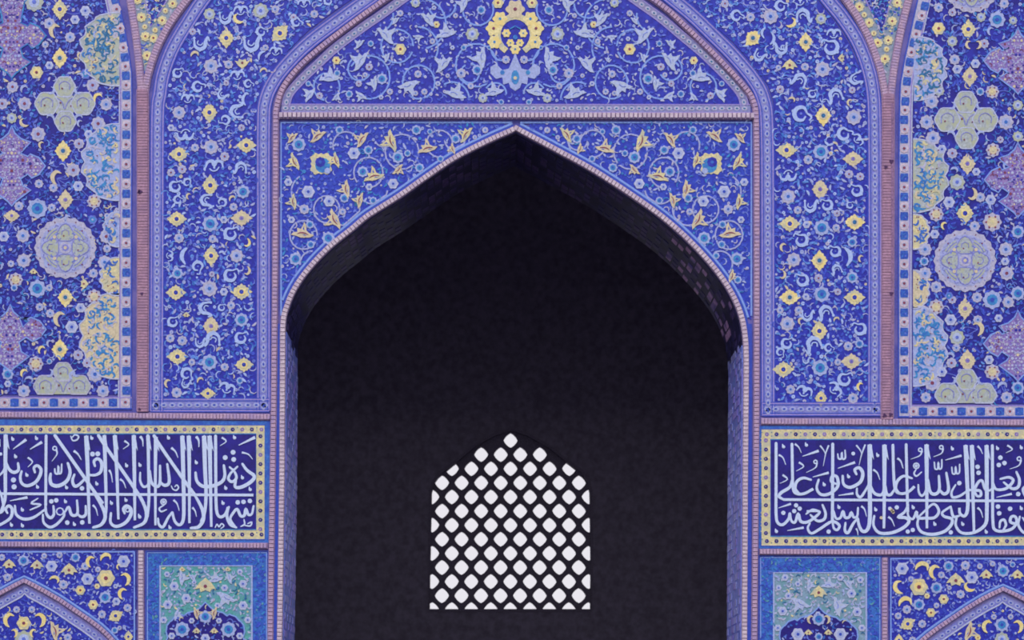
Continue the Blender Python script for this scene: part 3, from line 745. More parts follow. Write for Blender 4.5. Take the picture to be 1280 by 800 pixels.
L1i = [('fy', 75, 12), ('fY', 75, 73, 1.0), ('fY', 79, 189, 1.05), ('fc', 82, 250, 1.0), ('fY', 82, 372, 1.0), ('fY', 75, 437, 1.05),
       ('rg', 43, 3, 1.6), ('ry', 46, 91, 1.1), ('rw', 107, 14, .9), ('rr', 116, 107, 1.1), ('r', 133, 131, 1.05), ('rr', 123, 155, 1.2), ('rw', 111, 168, .75), ('rr', 48, 168, 1.25), ('rr', 31, 130, 1.15), ('rr', 99, 180, .9), ('rr', 16, 109, 1.0), ('rd', 118, 252, 1.2), ('rb', 47, 261, 1.7), ('rr', 92, 213, 1.15), ('rd', 118, 371, 1.25), ('rb', 47, 361, 1.5), ('rd', 20, 350, 1.2), ('rr', 133, 296, 1.15), ('r', 131, 328, 1.15), ('r', 30, 326, 1.2), ('r', 117, 342, .8), ('r', 29, 295, 1.15), ('r', 24, 258, .8), ('rd', 45, 455, 1.3), ('r', 119, 468, 1.35), ('rr', 109, 454, .8), ('rb', 62, 452, .5), ('rr', 98, 444, .9), ('rw', 90, 409, 1.1), ('r', 30, 489, 1.1), ('r', 129, 489, 1.1), ('rl', 107, 93, .9), ('r', 134, 311, .7), ('r', 14, 330, .6), ('rw', 5, 296, .9), ('r', 62, 360, .6), ('r', 67, 235, .75), ('r', 49, 230, .75), ('rl', 116, 275, .8), ('r', 134, 270, .5), ('rw', 98, 233, .9), ('rw', 101, 385, .85), ('r', 50, 384, .7), ('r', 63, 392, .75), ('r', 62, 30, 1.0), ('rw', 94, 25, .8), ('r', 88, 47, .9), ('r', 57, 56, .6), ('rw', 62, 82, .7), ('rl', 90, 65, .5), ('rg', 15, 148, .9), ('rr', 3, 130, 1.0), ('rb', 18, 360, .6), ('r', 65, 260, .7), ('fc', 15, 270, .8, 90), ('rb', 10, 468, 1.0), ('rw', 10, 480, .6),
       ('cy', 69, 40, 1.0), ('cy', 71, 223, 1.0), ('cy', 75, 400, 1.05), ('cy', 31, 154, .7, -60), ('cY', 52, 438, .6, 20), ('cY', 30, 467, .6, 20), ('cY', 122, 123, .7, 30), ('cy', 52, 182, .5), ('cp', 120, 44, .5), ('ff', 105, 355, .7, 90), ('cp', 100, 155, .5), ('cp', 60, 330, .6), ('cp', 85, 275, .6), ('cy', 100, 70, .45), ('cp', 30, 112, .6, 30), ('cp', 62, 430, .5), ('cp', 130, 345, .5), ('cp', 108, 430, .6, 50), ('cp', 91, 470, .6), ('ff', 42, 340, .5), ('cp', 100, 95, .5, 100), ('cp', 36, 475, .6, 90)]
t, av = outer_panel('outer left tile panel with pale round and quatrefoil medallions', L1f, [(157, 511), (157.5, 300), (158, 115), (156, 80), (151.5, 50), (141, 0), (131, -42)], [(-40, 504), (165, 504)], rosL, squL, L1i, None, 3, 75)
quatrefoil(t, 81, 131); av.append((81, 131, 33)); round_medal(t, 82, 310, 38); av.append((82, 310, 39)); quatrefoil(t, 79, 484, 1, True, 'pale_warm'); av.append((79, 480, 30))
rings = []
for a in ((15, -25, 98, 44, 45, 16, 'violet', 'turquoise'), (15, 158, 258, 44, 208, 15, 'violet', 'sky_line'), (13, 381, 466, 45, 412, 15, 'violet', 'sky_line')):
    rings.append(arabesque(t, a[0], a[1], a[2], a[3], a[4], a[5], a[6], a[7], 5+a[1])[1])
for a in ((149.5, 62, 48, 46, -1, 'pale_green', 'teal'), (149.5, 203, 46, 48, -1, 'pale', 'turquoise'), (149.5, 287, 20, 22, -1, 'pale', 'azure'), (149.5, 346, 24, 24, -1, 'straw', 'azure'), (149, 420, 48, 54, -1, 'cream', 'turquoise')):
    rings.append(half_medal(t, *a, seed=int(a[1])))
def scatter_x(t, f, av, rings, seed, sp=4.9):
    extra = []
    for r in rings:
        xs = [p[0] for p in r]; ys = [p[1] for p in r]
        x = min(xs)
        while x <= max(xs):
            y = min(ys)
            while y <= max(ys):
                if inside((x, y), r): extra.append((x, y, 2.6))
                y += 4
            x += 4
    rr = random.Random(seed); ox, oy = org(t); b = MB(ox, oy)     # thin vines linking the flowers
    main = [a for a in av if a[2] > 5.5]
    for i, p in enumerate(main):
        near = sorted(main, key=lambda q: (q[0]-p[0])**2+(q[1]-p[1])**2)[1:3]
        for q in near:
            dx, dy = q[0]-p[0], q[1]-p[1]; l = math.hypot(dx, dy)
            if l > 60 or l < 5: continue
            k = rr.uniform(-0.3, 0.3); m = ((p[0]+q[0])/2-dy*k, (p[1]+q[1])/2+dx*k)
            b.ribbon([p[:2], m, q[:2]], 0.9, 0.6, 0.85, 'mid', n=5)
    b.build('vine', t, stuff=True)
    scatter(t, f, av+extra, 0.6, sp, seed, skip=0.14, cols=[('mid', 4), ('mid_dark', 6), ('pale', 1.6), ('azure', 2.6), ('pale_warm', 1.2), ('cream', 0.4), ('turquoise', 0.8), ('light_azure', 1.5)], big=1.25)
scatter_x(t, L1f, av, rings, 21)
R1f = [(1141, 504.5), (1141, 130), (1144, 95), (1152, 50), (1162.5, 0), (1172, -40), (1320, -40), (1320, 504.5)]
rosR = [(1152, 20), (1145, 43), (1139, 66), (1135, 90), (1132, 115), (1131, 138), (1130.5, 162)]+[(1130, 186+24.1*k) for k in range(14)]+[(1141.5+24.1*k, 514.5) for k in range(8)]
squR = [(1156, 8, 12), (1148.5, 32, 14), (1142, 54, 14), (1137, 78, 10), (1133.5, 102, 6), (1131.5, 127, 3)]+[(1130, 150+24.1*k, 0) for k in range(16)]+[(1153.5+24.1*k, 514.5, 90) for k in range(7)]
R1i = [('fy', 1210, 37), ('fc', 1212, 96), ('fc', 1209, 205, 1.05), ('fy', 1206, 267, 1.1), ('fc', 1206, 386, 1.05), ('fc', 1209, 451, 1.1),
       ('ry', 1173, 36, 1.1), ('rb', 1246, 25, 1.4), ('rd', 1240, 115, 1.15), ('rg', 1174, 114, .85), ('r', 1164, 127, 1.2), ('r', 1158, 153, 1.2), ('r', 1166, 173, 1.25), ('rw', 1177, 187, .8), ('r', 1257, 153, 1.3), ('rd', 1241, 188, 1.2), ('rg', 1196, 228, 1.35), ('rw', 1186, 253, 1.0), ('r', 1225, 247, .85), ('rd', 1170, 268, 1.25), ('rd', 1240, 278, 1.6), ('r', 1156, 312, 1.15), ('rb', 1155, 327, .8), ('r', 1156, 342, 1.1), ('r', 1170, 359, 1.0), ('rd', 1170, 384, 1.3), ('r', 1155, 388, .8), ('rb', 1240, 375, 1.6), ('rr', 1258, 342, 1.2), ('r', 1257, 312, 1.2), ('rw', 1256, 327, .7), ('rw', 1188, 400, 1.0), ('rg', 1196, 422, 1.3), ('rr', 1189, 454, .9), ('rr', 1165, 479, 1.35), ('rw', 1177, 465, .9), ('rd', 1240, 465, 1.3), ('rw', 1236, 450, .8), ('r', 1260, 378, 1.0), ('rg', 1190, 52, .9), ('r', 1173, 10, .8), ('rg', 1226, 22, .8), ('rg', 1266, 26, .7), ('rr', 1230, 55, .8), ('r', 1193, 75, .9), ('rw', 1196, 87, .8), ('rw', 1219, 80, .8), ('rg', 1272, 132, .9), ('rg', 1272, 171, .9), ('rb', 1272, 290, 1.1), ('rb', 1272, 367, 1.2), ('rb', 1272, 485, 1.1), ('r', 1157, 497, .9), ('r', 1258, 497, 1.0), ('rr', 1190, 375, .7), ('r', 1221, 372, .9), ('r', 1222, 400, .8), ('r', 1238, 435, .5), ('rw', 1248, 398, .7), ('r', 1218, 283, .9), ('rw', 1168, 293, .8), ('rw', 1238, 250, .9), ('rw', 1220, 215, .7), ('rr', 1190, 192, .9), ('rr', 1190, 16, .7), ('r', 1255, 5, .8), ('rb', 1225, 115, .7), ('rl', 1186, 370, .7), ('r', 1195, 435, .7), ('rr', 1250, 175, .6),
       ('cy', 1211, 57, .6, -20), ('cy', 1222, 57, .6, 20, -1), ('cy', 1215, 242, .85, 180), ('cy', 1222, 412, 1.0, 0, -1), ('cp', 1238, 40, .6), ('cY', 1180, 283, .55), ('cp', 1240, 258, .6), ('cp', 1168, 62, .5), ('cp', 1192, 213, .55, 90), ('cp', 1187, 445, .6, 90), ('cp', 1225, 350, .5), ('cp', 1180, 340, .5), ('cp', 1250, 300, .5), ('cp', 1200, 465, .4), ('cp', 1252, 483, .7, 60), ('cp', 1257, 208, .5), ('cp', 1165, 148, .4)]
t, av = outer_panel('outer right tile panel with bluish round and quatrefoil medallions', R1f, [(1130, 522), (1130, 300), (1131.3, 130), (1135, 90), (1143, 50), (1154, 0), (1163, -42)][::-1], [(1123, 514), (1320, 514.5)], rosR, squR, R1i, None, 4, 1210)
quatrefoil(t, 1207, 151, 1.05); av.append((1207, 151, 34)); round_medal(t, 1206, 326, 38.5); av.append((1206, 326, 39)); quatrefoil(t, 1208, 495, 1.08, True); av.append((1208, 490, 32))
round_medal(t, 1214, -18, 34); av.append((1214, -18, 34))
rings = []
for a in ((1272, 35, 118, 1243, 76, 16, 'violet', 'sky_line'), (1272, 178, 272, 1244, 225, 16, 'violet', 'sky_line'), (1272, 388, 477, 1243, 430, 16, 'violet', 'sky_line')):
    rings.append(arabesque(t, a[0], a[1], a[2], a[3], a[4], a[5], a[6], a[7], 9+a[1])[1])
for a in ((1142, 86, 40, 40, 1, 'pale', 'teal'), (1141, 220, 43, 46, 1, 'pale_green', 'turquoise'), (1141, 290, 20, 22, 1, 'straw', 'azure'), (1141, 362, 20, 24, 1, 'cream', 'azure'), (1141, 433, 42, 50, 1, 'pale', 'turquoise')):
    rings.append(half_medal(t, *a, seed=int(a[1])+1))
scatter_x(t, R1f, av, rings, 22)

# ------------------------------------------------------------------ small wedges between the branching mouldings
def wedge(label, outer, inner, ys, seed, ox, oy):
    t = thing('wedge_tile_panel', label, 'tile panel', ox, oy)
    ax, ay = org(t); b = MB(ax, ay); b.poly(outer, 0, 0.8, 'wedge_green'); b.build('border_strip', t)
    b = MB(ax, ay); b.poly(inner, 0.8, 1.0, 'cobalt_deep'); b.ribbon(inner, 1.5, 0.8, 1.3, 'lilac_line', closed=True); b.build('tile_field', t)
    av = [(p[0], p[1], 6) for p in ys]
    for p in ys: put(M['yr'], 'yellow_rosette', t, p[0], p[1], 0.8, 0, p[2] if len(p) > 2 else 1)
    scatter(t, outer, av, 0.8, 4.4, seed, cols=[('straw', 3), ('teal', 3), ('pale_warm', 2), ('mid_dark', 3)], margin=1.4)
    scatter(t, inner, [], 1.0, 4.6, seed+1, margin=1.2, cols=[('white_tile', 2), ('turquoise', 2), ('mid', 2)])
    return t
wedge('greenish wedge with yellow rosettes in the fork of the left upright', [(163, -40), (168, 0), (174, 42), (179.5, 80), (182, 102), (184.5, 85), (191, 62), (205, 34), (227, 2), (262, -40)], [(182, 0), (188.5, 34), (208, 2), (240, -40), (178, -40)],
      [(172, 0), (177, 22), (203, 26), (216, 5), (182, 46), (192, 48), (184, 70), (194, 38, .6), (207, 14, .6), (181, 34, .6), (229, -12)], 31, 185, 104)
wedge('greenish wedge with yellow rosettes in the fork of the right upright', [(1030, -40), (1060, 0), (1077, 24), (1092, 52), (1104, 84), (1109.5, 108), (1112.5, 84), (1119, 46), (1126, 16), (1131, 0), (1139, -40)], [(1082, 0), (1102, 44), (1113, 0), (1120, -40), (1050, -40)],
      [(1074, 9), (1086, 29), (1097, 54), (1106, 74), (1110, 51), (1115, 27), (1121, 4), (1080, 19, .6), (1092, 42, .6), (1108, 62, .6), (1059, -12)], 33, 1110, 108)

# ------------------------------------------------------------------ lunette above the arch
LUN = [(368, 129), (369, 120), (382, 102), (398, 86), (414, 70), (447, 45), (474, 28), (496, 10), (560, -40), (735, -40), (786, 5), (812, 24), (840, 45), (866, 67), (890, 90), (910, 113), (918, 129)]
t = thing('lunette_tile_panel', 'large blue lunette of scrolling vines with a yellow crest, above the arch', 'tile panel', 644, 141)
field(t, [(361, 140), (355, 133), (357, 122), (374, 98), (394, 78), (418, 57), (452, 33), (478, 14), (550, -42), (745, -42), (804, 3), (830, 23), (856, 44), (881, 65), (906, 89), (929, 118), (933, 133), (928, 140)], 'cobalt')
lb = [(357, 133), (362, 117), (378, 99), (398, 80), (421, 59), (456, 33), (482, 15), (560, -42)]
rb = [(931, 133), (925, 116), (904, 92), (877, 66), (852, 45), (827, 24), (802, 6), (735, -42)]
hb = [(352, 135.5), (938, 136)]
for p in (lb, rb, hb):
    strip(t, 'border_strip', p, 11, 0, 0.8, 'rope_lilac', lines=((-5, 1.1, 'lilac_line'), (5, 1.1, 'lilac_line')))
    ovals(t, p, 9.4, 0.8, 'og', 5, 0.74)
MX = 1287.5
vm = MB(*org(t))
def ring_pts(cx, cy, r, a0, a1, k=16): return [(cx+r*(0.96)*math.cos(math.radians(a0+(a1-a0)*i/k)), cy+r*math.sin(math.radians(a0+(a1-a0)*i/k))) for i in range(k+1)]
rings_l = [(692, 82, 27, -200, 120), (700, 92, 12, -60, 260), (764, 103, 21, -300, 20), (791, 58, 21, -180, 160), (826, 97, 27, 60, 330), (838, 86, 15, -120, 150), (879, 109, 17, -230, 80), (690, 12, 20, 0, 200), (760, 30, 31, 100, 300), (722, 125, 22, 180, 300), (765, 60, 26, 150, 270), (815, 20, 20, 100, 260), (668, 118, 14, 180, 330), (735, 5, 18, 20, 180), (660, 62, 14, 10, 120)]
for cx, cy, r, a0, a1 in rings_l:
    for mir in (0, 1):
        pts = ring_pts(cx, cy, r, a0, a1)
        if mir: pts = [(MX-x, y) for x, y in pts]
        pts = [p for p in pts if inside(p, LUN) and edge_dist(p, LUN) > 1.5]
        if len(pts) > 2: vm.ribbon(pts, 2.1, 0.6, 1.1, 'sky_line')
vm.build('vine', t, stuff=True)
half = [('pw', 752, 24, .85, 0, -1), ('pw', 731, 42, .95, 60, -1), ('pw', 805, 44, 1.0, 0, -1), ('pw', 837, 76, 1.0, 10, 1), ('pw', 876, 97, .95, 50, -1), ('pw', 901, 119, .75, 100, -1), ('pw', 837, 120, .6, 100, 1), ('pw', 777, 108, 1.0, 150, 1), ('pw', 719, 117, 1.0, 30, -1), ('pw', 671, 115, .9, 60, -1), ('pw', 686, 72, 1.05, 40, 1), ('pw', 733, 80, .95, 0, 1), ('pw', 708, 5, .8, 20, 1), ('pw', 820, 104, .7, 40, 1), ('pw', 838, 55, .55, 0, 1), ('pw', 793, 26, .45), ('pw', 867, 122, .5, 180), ('pw', 765, 47, .5, 130), ('pw', 759, 75, .3), ('pw', 804, 72, .5, 20),
        ('rg', 697, 43, 1.15), ('rb', 691, 88, .9), ('r', 711, 92, .85), ('ry', 787, 62, 1.0), ('rb', 810, 99, .95), ('rg', 684, 123, .8), ('ry', 867, 76, .7), ('rb', 851, 118, .65), ('r', 765, 93, .65), ('rr', 826, 84, .65), ('ry', 742, 31, .6), ('rg', 768, 4, .8), ('rb', 686, 13, .8), ('r', 747, 52, .5), ('rw', 785, 49, .4), ('rb', 824, 55, .55), ('r', 757, 115, .55), ('rr', 839, 105, .55), ('r', 831, 94, .45), ('r', 699, 108, .55), ('rb', 902, 105, .5), ('rb', 866, 92, .6), ('r', 728, 95, .4), ('ry', 665, 4, .95), ('r', 655, 75, .7), ('rb', 657, 20, .0001), ('r', 768, 117, .45), ('r', 800, 115, .55), ('rw', 811, 122, .4), ('rw', 740, 105, .45), ('r', 787, 17, .55), ('rb', 708, 60, .5), ('rw', 722, 60, .4), ('rb', 661, 128, .5), ('rr', 888, 120, .6), ('rw', 745, 10, .4), ('r', 718, 20, .45), ('rb', 676, 60, .4)]
half = [h for h in half if h[3:4] != (.0001,)]
av = []
half = [(h[0], h[1], h[2], h[3]*.86)+h[4:] if h[0] == 'pw' else h for h in half]
items = half+[(h[0], MX-h[1], h[2], h[3] if len(h) > 3 else 1, -(h[4] if len(h) > 4 else 0), -(h[5] if len(h) > 5 else 1)) for h in half]
place_list(t, items, 0.7, av)
# yellow crest
ox, oy = org(t); b = MB(ox, oy)
b.ribbon(ring_pts(644, 44, 23, 120, 420), 7.5, 0.6, 1.2, 'straw'); b.poly([(631, 33), (637, 27), (644, 24.5), (651, 27), (657, 33), (651, 36), (637, 36)], 0.6, 1.1, 'cobalt')
b.ribbon([(637, 37), (644, 33), (651, 37)], 1.5, 1.0, 1.5, 'turquoise'); b.disc(644, 47, 3, 0.6, 1.5, 'turquoise', 8)
cr_ = b.build('crest', t)
for x, y, r in ((644, 12, 11), (625, 24, 8.5), (663, 24, 8.5), (617, 36, 9), (670, 36, 9), (618, 53, 8), (669, 53, 8), (633, 42, 5), (654, 42, 5), (638, 54, 4.5), (650, 54, 4.5), (644, 62, 6)):
    l = MB(ox, oy); e = R.uniform(0, .3); l.fan((x, y), [(x+p, y+q) for p, q in polar(lambda a: r*(1+0.13*math.cos(6*a)), 36)], 0.6, 1.35+e, 'yellow' if r != 11 else 'cream'); l.disc(x, y, r*0.22, 1.35, 1.8, 'turquoise' if r < 9 else 'red', 6)
    q = l.build('crest_lobe'); q.parent = cr_
av.append((644, 38, 36))
b = MB(ox, oy)
hv = [(0, 62), (2, 72), (8, 86), (16, 88), (24, 80), (31, 84), (31, 92), (24, 99), (16, 97), (15, 106), (8, 104), (6, 110), (0, 114)]
b.poly([(644+x, y) for x, y in hv]+[(644-x, y) for x, y in hv[-2:0:-1]], 0.6, 1.2, 'pale'); b.disc(644, 97, 5, 1.2, 1.5, 'turquoise', 10, ry=9); b.disc(644, 98, 2.4, 1.5, 1.7, 'cream', 6)
b.disc(628, 91, 3, 1.2, 1.5, 'turquoise', 6); b.disc(660, 91, 3, 1.2, 1.5, 'turquoise', 6)
b.build('vase', t); av.append((644, 95, 20)); av.append((622, 91, 9)); av.append((666, 91, 9))
scatter(t, LUN, av, 0.6, 6.2, 41, skip=0.2, cols=[('mid', 5), ('pale', 4), ('white_tile', 1), ('mid_dark', 2), ('pale_warm', 1)], big=1.15)

# ------------------------------------------------------------------ spandrels
def spandrel(label, side):
    curve = (oL2 if side < 0 else oR2)
    if side < 0: P = [(351, 152)]+[(628, 152)]+[(x, y) for x, y in curve[::-1] if y > 155.5 and x > 353]; P.append((351, P[-1][1]+3))
    else: P = [(939, 152)]+[(662, 152)]+[(x, y) for x, y in curve if y > 155.5 and x < 937.5]; P.append((939, P[-1][1]+3))
    t = thing('spandrel_tile_panel', label, 'tile panel', 353 if side < 0 else 938, 390)
    field(t, P, 'cobalt_bright')
    ox, oy = org(t); b = MB(ox, oy)
    x = 351.5 if side < 0 else 939
    b.ribbon([(x, 395), (x, 153.5), (640 if side < 0 else 650, 153.5)], 2.2, 0, 1.1, 'sky_line'); b.build('light_blue_strip', t)
    mx = 1290.5
    F = (lambda X: X) if side > 0 else (lambda X: mx-X)
    vm = MB(ox, oy)
    for cx, cy, r, a0, a1 in ((741, 180, 17, -200, 100), (788, 190, 22, -220, 130), (830, 216, 19, -280, 40), (858, 182, 17, -180, 20), (882, 262, 17, -250, 100), (911, 294, 18, -200, 150), (905, 240, 22, -60, 100), (722, 175, 13, 0, 180), (860, 262, 20, 60, 200), (825, 235, 20, 30, 170), (900, 330, 16, -160, 60), (810, 170, 14, 30, 170)):
        pts = [(F(px), py) for px, py in ring_pts(cx, cy, r, a0, a1)]
        pts = [p for p in pts if inside(p, P) and edge_dist(p, P) > 1.2]
        if len(pts) > 2: vm.ribbon(pts, 2.0, 0.6, 1.1, 'lavender_pale')
    vm.build('vine', t, stuff=True)
    it = [('pY', 708, 168, .8, 10, 1), ('py', 757, 186, .85, 60, -1), ('pY', 802, 176, 1.0, 60, 1), ('py', 793, 213, .6, 180), ('py', 838, 174, .8, 10), ('py', 893, 170, .8, -10), ('pY', 824, 221, .9, 60, -1), ('py', 873, 274, .95, 70, 1), ('py', 913, 292, .95, 40, -1), ('pY', 924, 252, .7, 50, 1), ('pY', 923, 202, .8, 70), ('py', 858, 236, .8, 50), ('py', 925, 172, .6), ('py', 915, 345, .6, 60), ('py', 841, 250, .7, 30), ('py', 725, 186, .5, 60), ('pY', 871, 200, .7, 60),
          ('rb', 721, 174, .8), ('r', 684, 163, .55), ('rb', 770, 163, .85), ('rb', 793, 197, 1.05), ('rw', 799, 230, .9), ('rb', 837, 215, .95), ('rw', 848, 192, 1.05), ('rb', 830, 188, .8), ('rb', 766, 210, .8), ('rw', 905, 240, 1.1), ('rw', 879, 252, .95), ('r', 910, 262, .85), ('rb', 824, 251, .65), ('rb', 860, 248, .8), ('rb', 880, 298, 1.1), ('rb', 866, 163, .7), ('rb', 917, 181, 1.2), ('rb', 903, 281, .7), ('rb', 921, 324, 1.1), ('rb', 902, 306, .7), ('rb', 740, 199, .6), ('rb', 781, 192, .6), ('rw', 829, 234, .6), ('r', 862, 265, .6), ('rw', 926, 275, .6), ('rb', 753, 165, .5), ('rw', 930, 228, .7), ('rb', 895, 320, .6), ('rb', 922, 350, .7), ('r', 697, 172, .4), ('rb', 908, 345, .5)]
    av = []; place_list(t, [(k[0], F(k[1]), k[2], k[3]*(.88 if k[0][0] == 'p' else 1), (k[4] if len(k) > 4 else 0)*side, (k[5] if len(k) > 5 else 1)*side) for k in it if inside((F(k[1]), k[2]), P)], 0.7, av)
    e = MB(ox, oy); X = F(889)
    e.fan((X, 205), [(X+p, 205+q) for p, q in polar(lambda a: 14.0*(1+0.12*math.cos(4*a+math.pi)+0.07*math.cos(12*a)), 60)], 0.6, 1.2, 'straw'); e.disc(X-2*side, 207, 9.5, 1.2, 1.35, 'turquoise', 12); e.disc(X+1*side, 203, 6.5, 1.35, 1.5, 'cobalt', 8); e.disc(X+1*side, 203, 2.2, 1.5, 1.7, 'azure', 6); e.disc(X-8*side, 214, 4, 1.35, 1.55, 'pale', 7)
    e.build('emblem', t); av.append((X, 205, 15))
    X = F(843); e = MB(ox, oy); e.poly([(X-5, 247), (X+4, 247), (X+5, 257), (X-4, 258)], 0.6, 1.1, 'teal'); e.build('square_tile', t); av.append((X, 252, 6))
    scatter(t, P, av, 0.6, 5.8, 51+side, skip=0.15, cols=[('mid', 5), ('turquoise', 2), ('pale', 3), ('pale_warm', 1), ('mid_dark', 3)], margin=1.6, big=1.2)
spandrel('left spandrel of blue tile with yellow leaves, beside the arch point', -1)
spandrel('right spandrel of blue tile with yellow leaves, beside the arch point', 1)
# ------------------------------------------------------------------ inscription friezes (traced pen strokes)
def ibox(label, side, x0, x1, y0, y1, frame, inner):
    """dark frieze tile with a dotted yellow border and a light blue outer line"""
    t = thing('inscription_panel', label, 'inscription', (x0+x1)/2, y1)
    ox, oy = org(t); b = MB(ox, oy); b.poly(frame, 0, 0.5, 'azure'); b.build('blue_surround', t)
    b = MB(ox, oy); b.poly([(x0, y0), (x1, y0), (x1, y1), (x0, y1)], 0.5, 0.9, 'straw'); b.build('yellow_border', t)
    xi0, xi1, yi0, yi1 = inner
    b = MB(ox, oy); b.poly([(xi0, yi0), (xi1, yi0), (xi1, yi1), (xi0, yi1)], 0.9, 1.1, 'ink')
    b.ribbon([(xi0, yi0), (xi1, yi0), (xi1, yi1), (xi0, yi1)], 1.3, 0.9, 1.3, 'turquoise', closed=True); b.build('dark_tile', t)
    b = MB(ox, oy); m = 0
    def dot(x, y):
        nonlocal m
        if -25 < x < 1305:
            b.disc(x, y, 2.7, 0.9, 1.15, 'ink' if m % 4 else 'violet', 6); b.disc(x+R.uniform(-.4, .4), y, 0.8, 1.15, 1.25, 'straw', 4)
            for dx, dy in ((-6, -2.2), (-6, 2.2)): b.disc(x+(dx if abs(dy) else 0), y+dy, 0.9, 0.9, 1.05, 'teal' if R.random() < .4 else 'cream', 4)
        m += 1
    x = x0+7
    while x < x1-3: dot(x, (y0+yi0)/2); dot(x, (y1+yi1)/2); x += 12.0
    xe = (x1+xi1)/2 if side < 0 else (x0+xi0)/2
    y = y0+14
    while y < y1-8: dot(xe, y); y += 11.6
    b.ribbon([(x0, y0), (x1, y0), (x1, y1), (x0, y1)], 1.0, 0.5, 1.0, 'blue_line', closed=True)
    b.build('border_dots', t, stuff=True)
    return t
def strokes(t, off, S):
    X0, Y0 = off; ox, oy = org(t)
    for st in S:
        k, w = st[0], st[1]*(1.0 if st[0] in 'ux' else 1.12); pts = [(X0+x/6.4, Y0+y/6.4) for x, y in st[2:]]
        d1 = 1.6+R.uniform(0, 0.15)
        b = MB(ox, oy)
        if k == 'v':     # tall upright: broad barbed head, tapering foot
            ww = w/6.4; b.ribbon(pts, lambda q: ww*(1.12-0.5*q), 1.1, d1, 'letter', n=4 if len(pts) > 2 else 1)
            x, y = pts[0]; b.poly([(x-ww*.45, y+.5), (x+ww*.1, y-1), (x+ww*.45, y+1), (x+ww*1.05, y+19), (x+ww*.3, y+13)], 1.1, d1+.05, 'letter')
            b.build('letter_upright', t)
        elif k == 'u':   # upright without barb
            ww = w/6.4; b.ribbon(pts, ww, 1.1, d1, 'letter', n=4 if len(pts) > 2 else 1); b.disc(pts[0][0], pts[0][1], ww*.5, 1.1, d1+.03, 'letter', 8); b.build('letter_upright', t)
        elif k == 's':   # curved pen stroke, fine at the far end
            ww = w/6.4; b.ribbon(pts, lambda q: ww*(0.72+0.35*math.sin(math.pi*q)), 1.1, d1, 'letter', n=4)
            for p, e in ((pts[0], .03), (pts[-1], .26)): b.disc(p[0], p[1], ww*.34, 1.1, d1+e, 'letter', 6)
            b.build('letter_stroke', t)
        elif k == 't':   # vowel tick
            ww = w/6.4; b.ribbon(pts, lambda q: ww*(1.15-0.85*q), 1.1, d1, 'letter', n=3); b.build('vowel_mark', t)
        elif k == 'r':   # small ring
            for p in pts: b.ribbon([(p[0]+w/6.4*math.cos(a*.785), p[1]+w/6.4*math.sin(a*.785)) for a in range(8)], 1.7, 1.1, d1, 'letter', closed=True)
            b.build('letter_loop', t)
        elif k in 'dc':  # dot, comma
            for p in pts:
                c = MB(ox, oy); r = w/6.4
                c.disc(p[0], p[1], r, 1.1, d1, 'letter', 8)
                if k == 'c': c.ribbon([(p[0]-r*.6, p[1]-r*1.7), (p[0]-r*.5, p[1]-r*.4), (p[0]+r*.1, p[1]+r*.3)], lambda q: r*(.5+.9*q), 1.1, d1+.04, 'letter')
                c.build('letter_dot', t)
        elif k == 'x':
            for p in pts: b.disc(p[0], p[1], w/6.4, 1.1, 1.75, 'cream', 7)
            b.build('worn_spot', t)
tL = ibox('left inscription frieze of white script on dark blue in a yellow border', -1, -40, 331, 531.5, 674.5, [(-40, 524), (337.5, 526.5), (337.5, 678.5), (-40, 677)], (-40, 320.3, 542.5, 662))
strokes(tL, (0, 540), [
 ('u', 21, (-60, 494), (700, 499), (1400, 503), (2028, 506)),
 ('v', 26, (48, 22), (45, 300), (45, 500), (36, 570), (6, 640)), ('s', 16, (-30, 420), (12, 505), (30, 600), (20, 640), (-20, 655)), ('t', 14, (-4, 60), (4, 120)), ('d', 12, (8, 178)),
 ('c', 12, (105, 60), (295, 54), (128, 200), (218, 348), (303, 443), (95, 747), (182, 752), (182, 626)), ('t', 18, (212, 62), (108, 138)), ('t', 18, (338, 82), (243, 140)),
 ('s', 22, (50, 240), (75, 300), (115, 325), (150, 305), (147, 250)), ('s', 14, (-20, 365), (25, 320), (50, 262)), ('d', 19, (110, 385), (115, 440)),
 ('t', 13, (225, 205), (262, 240), (225, 283)), ('s', 22, (282, 325), (274, 288), (300, 270), (330, 300), (322, 350), (285, 405), (220, 432), (176, 410), (165, 360), (176, 315)),
 ('u', 22, (371, 32), (368, 590)), ('u', 26, (442, 30), (700, 398), (825, 575)), ('r', 14, (440, 132)), ('t', 13, (452, 140), (458, 180), (418, 235)), ('t', 16, (592, 152), (625, 178), (653, 225)),
 ('s', 11, (568, 35), (585, 70), (620, 62), (630, 35), (600, 25), (580, 45)),
 ('s', 15, (440, 295), (445, 330), (466, 332), (470, 272), (472, 330), (492, 325), (496, 258)), ('s', 25, (545, 250), (563, 325), (535, 395), (470, 432), (415, 420), (403, 375), (408, 335)),
 ('s', 21, (598, 340), (582, 390), (600, 435), (640, 418), (690, 365)), ('c', 12, (535, 447),), ('d', 17, (658, 452)),
 ('t', 17, (222, 524), (82, 552)), ('s', 21, (62, 650), (48, 618), (72, 592), (100, 620), (85, 690), (0, 745), (-30, 748)),
 ('s', 20, (122, 590), (132, 660), (190, 697), (270, 685), (362, 622)), ('s', 13, (305, 532), (252, 572), (330, 583), (243, 625)),
 ('s', 20, (366, 560), (372, 650), (405, 688), (433, 660), (430, 592)), ('s', 19, (345, 660), (352, 725), (400, 762), (455, 740), (510, 680), (518, 640)), ('r', 26, (482, 637)),
 ('s', 20, (522, 640), (552, 600), (572, 660), (606, 668), (624, 640), (618, 548)), ('s', 20, (618, 655), (655, 680), (688, 660), (688, 592)),
 ('d', 17, (413, 556), (452, 548), (540, 726), (660, 724)), ('c', 12, (527, 560), (598, 742))])
